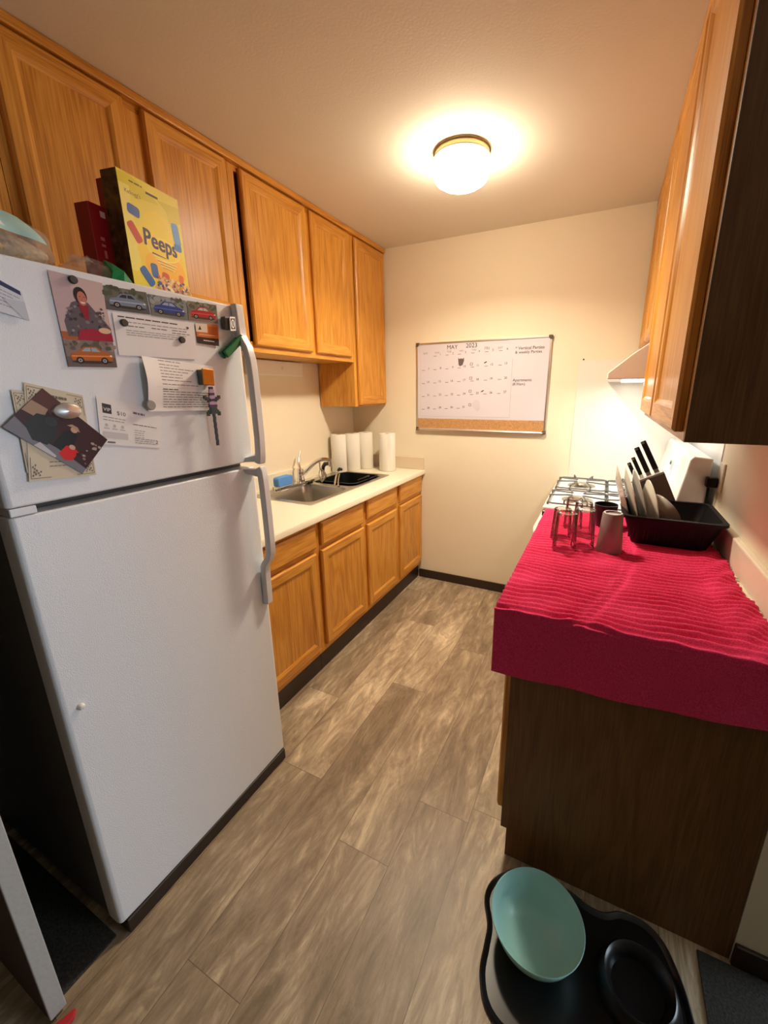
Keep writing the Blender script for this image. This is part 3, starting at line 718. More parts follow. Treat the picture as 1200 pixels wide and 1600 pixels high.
p.text('* Vertical Parties', .765, .125, .20, (30, 25, 35)); p.text('& weekly Parties', .765, .172, .185, (30, 25, 35))
p.text('Apartments', .758, .51, .135, (50, 40, 80)); p.text('(8:30am)', .758, .558, .09, (50, 40, 80))
p.oval(.49, .80, .03, .06, (208, 203, 213)); p.oval(.50, .85, .02, .04, (206, 201, 211))
build('writing_surface', p.mb, 'photo', parent=wb, fix=False)

# ------------------------------------------------------------------ refrigerator
FX, FY0, FY1 = .80, -2.525, -1.855
FZT, FZG0, FZG1, FZB = 1.764, 1.256, 1.276, .052
fr = thing('refrigerator', 'white top-freezer refrigerator covered in papers and magnets', 'refrigerator', (.42, (FY0+FY1)/2, 0))
build('body', MB().box((.055, FY0+.008, .03), (.728, FY1-.006, FZT-.006)), 'fridge_side', parent=fr, bevel=.006)
build('gasket', MB().box((.7285, FY0+.014, .075), (.7395, FY1-.014, FZT-.012)), 'gasket', parent=fr)
build('base_grille', MB().box((.70, FY0+.015, .002), (.802, FY1-.008, .0505)), 'grille', parent=fr, bevel=.003)
def fdoor(name, z0, z1):
    mb = MB(); n = 14; t = .060
    pro = []
    for i in range(n+1):
        u = i/n; y = FY0+(FY1-FY0)*u; e = min(u, 1-u)*(FY1-FY0)
        x = FX-.0045*(2*u-1)**2 - (.014*(1-e/.014)**2 if e < .014 else 0)
        pro.append((x, y))
    extra = [(FX-.022, FY0), (FX-.008, FY0+.003), (FX-.0045, FY0+.010)]
    poly = [(FX-t, FY0), (FX-.020, FY0), (FX-.009, FY0+.0025), (FX-.0048, FY0+.009)]
    for i in range(1, 12):
        u = i/12; poly.append((FX-.0045*(2*u-1)**2, FY0+(FY1-FY0)*u))
    poly += [(FX-.0048, FY1-.009), (FX-.009, FY1-.0025), (FX-.020, FY1), (FX-t, FY1)]
    mb.prism(poly, z0, z1, lambda p, q, t_: (p, q, t_))
    return build(name, mb, 'fridge_white', parent=fr, smooth=True, bevel=.005, seg=3, angle=30)
fz = fdoor('freezer_door', FZG1, FZT); rd = fdoor('refrigerator_door', FZB, FZG0)
def ribbon(path, w0, w1, th, ycs, mbx):
    """path: (x,z) list, width in y"""
    n = len(path); vs = []
    for i, (x, z) in enumerate(path):
        a = Vector(path[max(0, i-1)]); c = Vector(path[min(n-1, i+1)]); t = (c-a).normalized(); nx, nz = -t.y, t.x
        if nx < 0: nx, nz = -nx, -nz
        f = w0+(w1-w0)*i/(n-1); yc = ycs[i] if isinstance(ycs, list) else ycs
        for (dy, dn) in ((-f/2, 0), (-f/2, .55*th), (-f/2+.004, th), (f/2-.004, th), (f/2, .55*th), (f/2, 0)):
            vs.append((x+nx*dn, yc+dy, z+nz*dn))
    k = 6; fs = [(i*k+j, i*k+(j+1) % k, (i+1)*k+(j+1) % k, (i+1)*k+j) for i in range(n-1) for j in range(k)]
    fs += [tuple(range(k)), tuple((n-1)*k+j for j in range(k))[::-1]]
    mbx.add(vs, fs); return mbx
yc = -1.8725
mb = ribbon([(.797, 1.766), (.799, 1.74), (.801, 1.70), (.803, 1.675), (.812, 1.655), (.826, 1.635), (.834, 1.60), (.837, 1.55), (.838, 1.45), (.838, 1.36), (.836, 1.32), (.832, 1.285), (.829, 1.277)],
            .036, .034, .020, yc, MB())
mb.add([(.795, -1.905, 1.278), (.795, -1.862, 1.278), (.832, -1.858, 1.278), (.832, -1.888, 1.278), (.795, -1.898, 1.292), (.795, -1.862, 1.292), (.832, -1.858, 1.312), (.832, -1.888, 1.300)],
       [(3,2,1,0),(4,5,6,7),(0,1,5,4),(1,2,6,5),(2,3,7,6),(3,0,4,7)])
hu = build('handle', mb, 'fridge_plain', parent=fz, smooth=True, bevel=.0025, angle=50)
build('badge', MB().lathe([(0, .0015), (.008, .0015), (.009, 0)], n=20, mat=Matrix.Rotation(PI/2, 4, 'Y')).xf(Matrix.Translation((.8135, yc, 1.725))), 'grey_soft', parent=hu)
mb = ribbon([(.829, 1.254), (.834, 1.245), (.837, 1.20), (.838, 1.10), (.838, 1.0), (.836, .955), (.828, .93), (.812, .912), (.803, .895), (.800, .86), (.799, .80), (.797, .742)], .034, .034, .020, yc, MB())
mb.add([(.795, -1.915, 1.254), (.795, -1.862, 1.254), (.836, -1.858, 1.254), (.836, -1.888, 1.254), (.795, -1.903, 1.238), (.795, -1.862, 1.238), (.836, -1.858, 1.215), (.836, -1.888, 1.228)],
       [(0,1,2,3),(7,6,5,4),(0,4,5,1),(1,5,6,2),(2,6,7,3),(3,7,4,0)])
build('handle', mb, 'fridge_plain', parent=rd, smooth=True, bevel=.0025, angle=50)
build('hinge_cover', MB().box((.742, FY0+.004, 1.2575), (.797, FY0+.050, 1.2745)), 'fridge_plain', parent=fr, bevel=.002)
build('top_hinge_cover', MB().box((.62, FY0+.012, FZT-.005), (.775, FY0+.05, FZT+.010)), 'fridge_plain', parent=fr, bevel=.004)
sn = build('magnet', MB().lathe([(0, .010), (.005, .009), (.008, .004), (.008, 0)], n=16, mat=Matrix.Rotation(PI/2, 4, 'Y')).xf(Matrix.Translation((.7972, -2.488, .768))), 'white_enamel', loc=(.8, -2.488, .768), smooth=True)
tag(sn, 'tiny white knob magnet alone low on the refrigerator door', 'magnet')

# --- papers and magnets on the freezer door; (y,z) corners
PX = .8003
def sheet(c, paper=(240, 238, 240), lift=0.0, **k):
    q = [(PX+lift, y, z) for y, z in c]
    return Pic(q[0], q[1], q[2], q[3], (1, 0, 0), paper=paper, **k)
# appointment card
p = sheet([(-2.505, 1.745), (-2.416, 1.700), (-2.414, 1.647), (-2.505, 1.668)], (214, 220, 232), lift=.002, thick=.002)
p.rect(.0, .02, .97, .17, (28, 42, 92)); p.lines(.1, .30, .95, 5, .11, (120, 130, 150), .02); p.poly([(.62, .55), (1.0, .35), (1.0, 1.0), (.9, 1.0)], (196, 203, 216))
p.done('appointment_card', 'folded white card with navy stripe at the freezer door left edge', 'card')
# person photo
p = sheet([(-2.362, 1.752), (-2.258, 1.748), (-2.257, 1.622), (-2.361, 1.618)], (205, 178, 178), lift=.001, mat=None) if False else sheet([(-2.362, 1.752), (-2.258, 1.748), (-2.257, 1.622), (-2.361, 1.618)], (206, 182, 182), lift=.001)
p.rect(.0, .0, .35, 1, (196, 172, 178)); p.rect(0, .88, 1, 1, (176, 92, 50))
p.poly([(.12, .95), (.10, .72), (.20, .56), (.30, .42), (.45, .36), (.62, .38), (.75, .52), (.9, .66), (1, .78), (1, .95)], (98, 88, 98))
p.blotch(46, (.16, .45, .92, .9), [(72, 66, 74), (130, 120, 128), (88, 80, 90), (150, 140, 146), (60, 52, 60)], .02, .055)
p.poly([(.42, .42), (.5, .66), (.58, .66), (.62, .44)], (150, 30, 50))
p.oval(.50, .29, .125, .135, (40, 28, 30)); p.oval(.52, .33, .088, .112, (196, 122, 104)); p.rect(.47, .30, .50, .31, (60, 36, 34)); p.rect(.55, .30, .58, .31, (60, 36, 34))
p.poly([(.47, .385), (.575, .385), (.55, .41), (.5, .41)], (240, 225, 215)); p.poly([(.515, .32), (.53, .36), (.505, .36)], (176, 100, 84))
p.poly([(.30, .98), (.34, .84), (.62, .80), (1, .88), (1, 1), (.3, 1)], (166, 28, 60)); p.oval(.86, .82, .13, .05, (226, 190, 160))
p.done('person_photograph', 'photo of a smiling person in a camouflage jacket on the freezer door', 'photo', mat='photo')
def car_pic(corners, bg, ground, body, glass, label, dark=(30, 30, 34), extra=None, lift=.001, roof=True):
    p = sheet(corners, bg, lift=lift); p.rect(0, .62, 1, 1, ground); p.blotch(26, (0, .02, 1, .35), [tuple(max(0, c-30) for c in bg), tuple(min(255, c+20) for c in bg), (84, 92, 76)], .03, .09)
    p.oval(.5, .80, .42, .07, tuple(int(c*.55) for c in ground))
    p.poly([(.08, .62), (.12, .48), (.26, .42), (.36, .24), (.62, .22), (.74, .40), (.90, .48), (.94, .62), (.92, .76), (.10, .76)], body)
    p.poly([(.31, .41), (.39, .28), (.49, .27), (.49, .41)], glass); p.poly([(.51, .41), (.51, .27), (.60, .27), (.69, .41)], glass)
    p.poly([(.10, .57), (.92, .55), (.93, .60), (.10, .62)], tuple(min(255, c+45) for c in body))
    for u in (.25, .75):
        p.oval(u, .75, .078, .13, dark); p.oval(u, .75, .042, .07, (170, 170, 172)); p.oval(u, .75, .018, .03, dark)
    p.oval(.90, .56, .025, .035, (245, 240, 215)); p.rect(.03, .04, .30, .07, (230, 230, 230)) if extra else None
    return p.done('car_photograph', label, 'photo', 'car pictures along the top of the freezer door', mat='photo')
car_pic([(-2.361, 1.6175), (-2.258, 1.6215), (-2.259, 1.564), (-2.361, 1.561)], (138, 120, 116), (112, 92, 90), (186, 100, 34), (150, 180, 196), 'small picture of an orange classic car under the portrait photo', lift=.0012)
car_pic([(-2.257, 1.744), (-2.156, 1.748), (-2.154, 1.697), (-2.260, 1.693)], (104, 108, 98), (92, 92, 92), (122, 138, 165), (40, 50, 60), 'small picture of a silver blue sports coupe, leftmost in the magnet row')
car_pic([(-2.151, 1.746), (-2.047, 1.748), (-2.049, 1.697), (-2.150, 1.696)], (138, 146, 152), (120, 124, 120), (48, 70, 150), (160, 175, 200), 'small picture of a blue hatchback in the middle of the magnet row')
car_pic([(-2.041, 1.749), (-1.945, 1.754), (-1.946, 1.703), (-2.045, 1.699)], (120, 120, 104), (140, 118, 108), (182, 40, 42), (190, 200, 205), 'small picture of a red car at the right end of the magnet row')
p = sheet([(-2.026, 1.694), (-1.947, 1.699), (-1.953, 1.639), (-2.026, 1.641)], (214, 120, 58), lift=.0012)
p.rect(0, 0, .5, .42, (236, 222, 206)); p.rect(0, .66, 1, 1, (62, 44, 42)); p.poly([(.1, .32), (.18, .1), (.24, .3)], (50, 60, 70)); p.rect(.55, .1, .95, .5, (196, 102, 36)); p.lines(.28, .79, .78, 1, .1, (240, 232, 225), .05, 0); p.lines(.1, .52, .9, 1, .1, (255, 226, 190), .03)
p.done('business_card', 'orange and black business card below the red car picture', 'card', mat='photo')
# statement sheet
p = sheet([(-2.262, 1.690), (-2.250, 1.6885), (-2.250, 1.60), (-2.262, 1.602)], (232, 230, 235))
p.done('paper_sheet', 'white sheet edge showing left of the printed statement', 'paper')
p = sheet([(-2.248, 1.688), (-2.031, 1.690), (-2.034, 1.596), (-2.250, 1.593)], (238, 235, 240), lift=.0016)
p.lines(.05, .055, .78, 1, .1, (70, 60, 70), .03, 0); p.lines(.14, .17, .93, 1, .1, (150, 140, 150), .02); p.lines(.14, .26, .40, 1, .08, (110, 100, 110), .022); p.lines(.42, .25, .64, 1, .08, (110, 100, 110), .022); p.lines(.68, .24, .93, 2, .07, (110, 100, 110), .02)
p.lines(.12, .37, .93, 3, .055, (150, 142, 150), .014, .15); p.oval(.90, .13, .018, .035, (90, 70, 80))
p.done('printed_statement', 'white printed statement held by two round dark magnets', 'paper')
# hanging letter, curled away at its left edge
p = sheet([(-2.200, 1.5945), (-1.986, 1.580), (-1.993, 1.452), (-2.206, 1.458)], (244, 240, 240), lift=.003, curl=.05)
p.lines(.20, .03, .50, 1, .05, (90, 80, 84), .012, 0); p.lines(.20, .10, .68, 6, .058, (110, 100, 104), .012, .5); p.lines(.20, .47, .72, 1, .058, (110, 100, 104), .012, 0)
p.rect(.12, .535, .99, .54, (214, 208, 208)); p.lines(.20, .565, .42, 1, .1, (70, 60, 64), .018, 0); p.lines(.20, .61, .96, 7, .05, (112, 102, 106), .014, .12)
p.done('printed_letter', 'creased white letter curling off the freezer door under the bronze magnet', 'letter')
# voucher
p = sheet([(-2.318, 1.500), (-2.168, 1.456), (-2.184, 1.360), (-2.328, 1.388)], (240, 238, 240), lift=.0008)
p.rect(.07, .13, .20, .33, (50, 44, 50)); p.text('VIP', .085, .28, .10, (240, 238, 240)); p.text('$10', .28, .32, .13, (60, 55, 58)); p.lines(.53, .17, .72, 1, .1, (120, 115, 140), .05, 0)
p.lines(.07, .40, .42, 2, .06, (150, 145, 150), .016, .2)
for u in (.09, .21, .33): p.oval(u+.02, .58, .022, .035, (190, 195, 185)); p.rect(u-.02, .64, u+.06, .655, (170, 166, 170))
p.rect(.05, .72, .43, .86, (206, 205, 210)); p.lines(.52, .46, .95, 1, .05, (110, 105, 110), .018, .1); p.lines(.54, .60, .78, 4, .055, (160, 155, 160), .013, .4); p.lines(.54, .80, .90, 3, .05, (130, 125, 130), .015, .1)
p.label('2', .90, .90, .10, (80, 75, 80)); p.rect(.10, .93, .22, .96, (90, 85, 90))
p.done('voucher', 'white voucher with black square logo pinned at mid freezer door', 'voucher')
# certificates
def cert(c, lift, label):
    p = sheet(c, (216, 205, 182), lift=lift)
    for (u, v, su, sv) in ((.03, .03, 1, 1), (.97, .03, -1, 1), (.03, .97, 1, -1), (.97, .97, -1, -1)):
        for k in range(7):
            a = k*.9; p.oval(u+su*(.03+.018*k), v+sv*(.03+.012*((k*3) % 5)), .012, .010, (120, 104, 84)); p.oval(u+su*(.03+.012*((k*3) % 5)), v+sv*(.03+.018*k), .010, .012, (120, 104, 84))
        p.rect(min(u, u+su*.28), v-.003, max(u, u+su*.28), v+.003, (120, 104, 84)); p.rect(u-.004, min(v, v+sv*.22), u+.004, max(v, v+sv*.22), (120, 104, 84))
    p.lines(.30, .075, .70, 1, .1, (110, 96, 80), .03, 0); p.lines(.30, .80, .75, 2, .045, (130, 115, 98), .010, .1)
    return p.done('certificate', label, 'certificate', 'bordered certificates on the freezer door')
cert([(-2.470, 1.512), (-2.372, 1.500), (-2.380, 1.330), (-2.478, 1.345)], .0008, 'cream bordered certificate mostly hidden behind another at the left')
cert([(-2.447, 1.527), (-2.346, 1.500), (-2.352, 1.318), (-2.479, 1.326)], .0022, 'cream certificate with scroll corners half covered by the tilted photo')
# tilted photo
p = sheet([(-2.419, 1.515), (-2.314, 1.397), (-2.381, 1.326), (-2.499, 1.441)], (62, 26, 28), lift=.0042, thick=.0008)
p.poly([(0, 0), (.42, 0), (.36, .3), (0, .32)], (92, 48, 40)); p.poly([(0, .72), (0, 1), (1, 1), (1, .86), (.6, .80), (.3, .84)], (122, 122, 134)); p.poly([(0, .30), (.2, .26), (.24, .5), (0, .55)], (168, 140, 118))
p.poly([(.12, .74), (.14, .45), (.26, .36), (.40, .40), (.48, .62), (.46, .86), (.30, .92)], (40, 42, 42)); p.oval(.32, .42, .07, .09, (58, 60, 60))
p.poly([(.50, .80), (.50, .42), (.58, .30), (.66, .34), (.70, .58), (.70, .82)], (26, 22, 24)); p.oval(.585, .29, .045, .06, (205, 160, 140)); p.poly([(.48, .30), (.52, .22), (.60, .20), (.66, .26), (.62, .27), (.54, .27)], (180, 150, 130))
p.poly([(.62, .88), (.63, .66), (.70, .60), (.80, .64), (.80, .86), (.72, .94)], (216, 24, 22)); p.oval(.70, .62, .04, .05, (210, 170, 150))
p.blotch(16, (.80, .25, .98, .8), [(150, 120, 110), (90, 40, 40), (170, 160, 150), (40, 18, 20)], .015, .04); p.poly([(.35, 1), (.38, .88), (.62, .95), (.62, 1)], (196, 196, 204))
p.done('family_photograph', 'diamond tilted photo of people indoors, one dressed in red', 'photo', mat='photo')
def disc(name, y, z, r, h, mat, label, x=PX, cat='magnet', group=None, n=24):
    o = build(name, MB().lathe([(0, h), (r*.86, h), (r, h*.7), (r, 0), (0, 0)], n=n, mat=Matrix.Rotation(PI/2, 4, 'Y')).xf(Matrix.Translation((x, y, z))), mat, loc=(x, y, z), smooth=True)
    return tag(o, label, cat, group)
disc('magnet', -2.319, 1.742, .0085, .007, 'magnet', 'round dark magnet at the top of the portrait photo', PX+.002)
disc('magnet', -2.226, 1.668, .0085, .007, 'magnet', 'round dark magnet at the left end of the printed statement', PX+.0026)
disc('magnet', -2.077, 1.644, .0085, .007, 'magnet', 'round dark magnet at the right end of the printed statement', PX+.0026)
o = disc('magnet', -2.200, 1.474, .0125, .006, 'grey_soft', 'round pale grey magnet at the lower left of the curled letter', PX+.011)
ov = build('magnet', MB().lathe([(0, .010), (.6, .008), (.9, .005), (1, 0), (0, 0)], n=32, mat=Matrix.Rotation(PI/2, 4, 'Y') @ Matrix.Diagonal((.018, .029, 1, 1))).xf(Matrix.Translation((PX+.0056, -2.385, 1.467))), 'silver', loc=(PX, -2.385, 1.467), smooth=True)
tag(ov, 'oval silver magnet at the top of the tilted photo', 'magnet')
# square keychain magnet near handle
kt = thing('magnet', 'small black and white square magnet beside the freezer handle', 'magnet', (PX, -1.91, 1.69))
build('clip', MB().box((PX, -1.935, 1.688), (PX+.018, -1.915, 1.724)), 'cast', parent=kt, bevel=.003)
p = Pic((PX+.022, -1.922, 1.724), (PX+.014, -1.894, 1.728), (PX+.014, -1.896, 1.688), (PX+.022, -1.924, 1.684), (1, .25, 0), paper=(235, 235, 238), thick=.003)
p.rect(.12, .12, .88, .88, (60, 60, 64)); p.oval(.5, .5, .3, .32, (235, 235, 238)); p.rect(.4, .3, .6, .7, (60, 60, 64))
build('square_face', p.mb, 'photo', parent=kt, fix=False)
# green clip
gc = thing('bag_clip', 'translucent green plastic clip stuck beside the freezer handle', 'clip', (PX, -1.91, 1.64))
def rot_box(c, hx, hy, hz, ang, axis='X'):
    return MB().box((-hx, -hy, -hz), (hx, hy, hz)).xf(Matrix.Translation(c) @ Matrix.Rotation(ang, 4, axis))
build('upper_jaw', rot_box((PX+.021, -1.912, 1.643), .004, .047, .011, math.radians(38)), 'green_clear', parent=gc, bevel=.003, seg=3)
build('lower_jaw', rot_box((PX+.006, -1.912, 1.640), .005, .047, .012, math.radians(36)), 'green_clear', parent=gc, bevel=.003, seg=3)
build('spring', rot_box((PX+.014, -1.905, 1.648), .008, .008, .010, math.radians(36)), 'green_clear', parent=gc, bevel=.002)
# bronze square magnet with sword charm hanging
bz = thing('magnet', 'bronze square magnet clipped on the curled letter', 'magnet', (PX, -2.03, 1.545))
build('magnet_base', rot_box((PX+.016, -2.030, 1.546), .012, .017, .021, math.radians(-2)), 'cast', parent=bz, bevel=.002)
build('bronze_face', rot_box((PX+.031, -2.030, 1.547), .0025, .019, .023, math.radians(-3)), 'copper', parent=bz, bevel=.002)
sw = thing('sword_charm', 'purple and black stepped sword charm hanging under the bronze magnet', 'charm', (PX, -2.02, 1.45))
purple = simple('purple_plastic', (.065, .03, .11), .3); lilac = simple('lilac_plastic', (.42, .33, .50), .3); darkteal = simple('dark_teal_plastic', (.015, .06, .06), .3)
mb = MB(); cx_, x_ = -2.0245, PX+.026
for i in range(7):
    z = 1.521-i*.0085; w = .006+.0012*i; mb.box((x_, cx_-w, z-.008), (x_+.006, cx_+w, z), i % 2)
build('grip', mb, [purple, lilac], parent=sw)
mb = MB()
for s_ in (-1, 1):
    for i in range(3): mb.box((x_, cx_+s_*(.012+.006*i)-.0035, 1.478+.004*i), (x_+.006, cx_+s_*(.012+.006*i)+.0035, 1.488+.004*i), i % 2)
    for i in range(3): mb.box((x_, cx_+s_*(.009+.005*i)-.0035, 1.448-.005*i), (x_+.006, cx_+s_*(.009+.005*i)+.0035, 1.460-.005*i), 0)
mb.box((x_-.0005, cx_-.010, 1.444), (x_+.0065, cx_+.010, 1.462), 0)
build('guard', mb, [darkteal, purple], parent=sw)
mb = MB()
for i in range(11):
    z = 1.444-i*.0085; mb.box((x_, cx_-.0035+.0008*(i % 2), z-.0086), (x_+.0055, cx_+.0035+.0008*(i % 2), z), i % 2)
build('blade', mb, [purple, darkteal], parent=sw)

# ------------------------------------------------------------------ things on top of the fridge
TZ = FZT
def carton(name, label, cx, cy, w, d, h, ang, draw=None, mat='red_card', z0=TZ+.0005, paper=None, group=None):
    """w along local y, d along local x; front face +x; rotated about z"""
    t = thing(name, label, 'box', (cx, cy, z0), group)
    R = Matrix.Translation((cx, cy, z0)) @ Matrix.Rotation(ang, 4, 'Z')
    build('carton', MB().box((-d/2, -w/2, 0), (d/2, w/2, h)).xf(R), mat, parent=t, bevel=.001)
    return t, R
t, R = carton('cereal_box', 'yellow marshmallow cereal box standing on the refrigerator', .655, -2.022, .196, .052, .290, math.radians(10), mat=simple('brown_side_print', (0.10, 0.045, 0.012), .4, var=.9, vscale=55))
def RP(p): return R @ Vector(p)
p = Pic(RP((.0262, -.098, .290)), RP((.0262, .098, .290)), RP((.0262, .098, 0)), RP((.0262, -.098, 0)), (R.to_3x3() @ Vector((1, 0, 0))), paper=(238, 218, 62), thick=.0004)
p.poly([(0, .02), (.18, .0), (.55, .10), (.62, .14), (.35, .16), (0, .10)], (226, 206, 20)); p.poly([(.6, .10), (1, .08), (1, .22), (.78, .26), (.74, .16)], (220, 200, 20))
p.rect(0, .10, .16, .8, (242, 226, 110)); p.oval(.55, .60, .40, .26, (244, 208, 44)); p.oval(.60, .70, .36, .15, (248, 186, 40)); p.oval(.55, .38, .26, .17, (246, 218, 40))
p.lines(.17, .050, .37, 1, .1, (96, 86, 20), .012, 0); p.text("Kellogg's", .08, .165, .24, (130, 84, 60)); p.rect(.42, .075, .62, .095, (60, 50, 26))
p.oval(.60, .535, .30, .10, (250, 232, 120)); p.oval(.60, .535, .285, .09, (244, 212, 44))
[p.text('Peeps', .27+dx, .535+dy, .56, (52, 22, 76), stretch=1.2, rot=-.05) for dx in (0, .008, .016) for dy in (0, .006)]; p.poly([(.38, .585), (.62, .60), (.62, .606), (.38, .598)], (52, 22, 76))
for k, v in enumerate((.63, .655, .68)): p.poly([(.42+.04*k, v), (.82-.03*k, v+.012), (.82-.03*k, v+.020), (.42+.04*k, v+.008)], (250, 236, 160)); p.poly([(.46+.04*k, v+.012), (.78-.03*k, v+.022), (.78-.03*k, v+.026), (.46+.04*k, v+.016)], (130, 104, 30))
def blob(u, v, w, h, a, col):
    pts = []
    for x, y in rr(-w/2, w/2, -h/2, h/2, min(w, h)*.3, 3): pts.append((u+x*math.cos(a)-y*math.sin(a), v+(x*math.sin(a)+y*math.cos(a))/1.48))
    p.poly(pts, col)
blob(.17, .29, .19, .13, .15, (66, 96, 160)); blob(.14, .47, .26, .12, 1.0, (200, 66, 50)); blob(.88, .34, .13, .30, -.1, (96, 150, 214)); blob(.88, .46, .14, .10, 0, (60, 120, 190))
blob(.24, .82, .26, .13, .9, (50, 100, 170)); blob(.38, .75, .12, .19, -.05, (60, 104, 170)); blob(.56, .79, .13, .16, .2, (206, 80, 60)); blob(.86, .76, .09, .13, .2, (226, 110, 50))
p.oval(.70, .92, .36, .13, (222, 190, 110), a0=180, a1=360, n=24)
p.blotch(130, (.40, .79, .98, .90), [(206, 90, 60), (70, 80, 150), (236, 210, 150), (236, 180, 120), (226, 140, 100), (90, 70, 120), (244, 228, 190), (196, 150, 70)], .02, .042)
build('front_print', p.mb, 'photo', parent=t, fix=False)
t2, R = carton('snack_box', 'tall red carton standing behind the yellow cereal box', .600, -2.035, .145, .022, .285, math.radians(8))
t3, R = carton('snack_box', 'shorter dark red carton left of the taller red one', .625, -2.150, .048, .045, .205, math.radians(10))
p = Pic(R @ Vector((.0227, -.023, .205)), R @ Vector((.0227, .023, .205)), R @ Vector((.0227, .023, 0)), R @ Vector((.0227, -.023, 0)), R.to_3x3() @ Vector((1, 0, 0)), paper=(120, 8, 16), thick=.0003)
p.rect(.38, .36, .62, .40, (176, 90, 86)); p.rect(.38, .44, .62, .47, (176, 90, 86)); p.rect(.46, .51, .62, .60, (176, 90, 86)); p.rect(.6, .06, .9, .13, (190, 150, 130)); build('front_print', p.mb, 'photo', parent=t3, fix=False)

def crumple(cx, cy, cz, rx, ry, rz, seed, amp=.22, n=18, m=12, e=1.0):
    rnd = random.Random(seed); ph = [rnd.uniform(0, 6.28) for _ in range(12)]
    mb = MB(); vs = []
    for j in range(m+1):
        th = PI*j/m
        for i in range(n):
            a = 2*PI*i/n
            k = 1+amp*(.5*math.sin(3*a+ph[0]+2*th)+.35*math.sin(5*a+ph[1]-3*th)+.3*math.sin(7*th+ph[2]+a*2)+.25*math.sin(9*a+ph[3]+4*th))
            x, y, z = math.sin(th)*math.cos(a)*k, math.sin(th)*math.sin(a)*k, math.cos(th)*k
            vs.append((cx+rx*x, cy+ry*y, max(cz+rz*z, TZ+.001)))
    mb.add(vs, [(j*n+i, j*n+(i+1) % n, (j+1)*n+(i+1) % n, (j+1)*n+i) for j in range(m) for i in range(n)])
    return mb
bg = thing('bread_bag', 'bagged loaf with a pale blue label on top of the refrigerator', 'bread', (.66, -2.42, TZ))
o = build('loaf', crumple(.678, -2.39, TZ+.034, .056, .090, .036, 3, amp=.05, n=26, m=16), 'bread', parent=bg, smooth=True)
o = build('bag', crumple(.665, -2.385, TZ+.052, .072, .108, .058, 5, amp=.08, n=36, m=22), 'film', parent=bg, smooth=True)
lb = MB(); vs = []
for i in range(9):
    for j in range(7):
        u = i/8; v = j/6; y = -2.475+.12*u; z = TZ+.112-.050*v; x = .712+.034*math.sin(v*PI*.55)+.003*math.sin(9*u); vs.append((x, y+(.03*v), z-.012*u*u))
lb.col = rgb(176, 214, 208)
lb.add(vs, [(i*7+j, (i+1)*7+j, (i+1)*7+j+1, i*7+j+1) for i in range(8) for j in range(6)])
for k in range(len(lb.c)):
    if (k % 6) in (1, 3, 4) and k < 26: lb.c[k] = rgb(232, 236, 236)
build('bag_label', lb, 'print', parent=bg, smooth=True, fix=False)
o = build('plastic_bag', crumple(.70, -2.225, TZ+.026, .040, .050, .028, 11, amp=.26, n=40, m=26), 'film2', loc=(.64, -2.26, TZ), smooth=True)
tag(o, 'crumpled clear plastic bag between the bread and the red cartons', 'bag')
# green foil bag
mb = MB(); tip = [(.735, -2.175, TZ+.058)]; sh_ = -.018; vs = [(.755, -2.200, TZ+.001), (.762, -2.165, TZ+.001), (.758, -2.125, TZ+.001), (.715, -2.110, TZ+.001), (.70, -2.19, TZ+.001), (.750, -2.185, TZ+.030), (.752, -2.150, TZ+.034), (.71, -2.14, TZ+.03), (.72, -2.185, TZ+.058), (.735, -2.172, TZ+.050), (.718, -2.160, TZ+.052)]
mb.add([(a, -2.16+(b-(-2.16))*.75+sh_, c) for a, b, c in vs], [(0, 1, 6, 5), (1, 2, 6), (2, 3, 7, 6), (3, 4, 7), (4, 0, 5), (4, 5, 8), (5, 9, 8), (5, 6, 9), (6, 7, 10, 9), (4, 8, 10, 7), (8, 9, 10), (4, 3, 2, 1, 0)])
o = build('foil_bag', mb, 'green_foil', loc=(.73, -2.16, TZ)); tag(o, 'shiny green foil bag at the foot of the cereal box', 'bag')

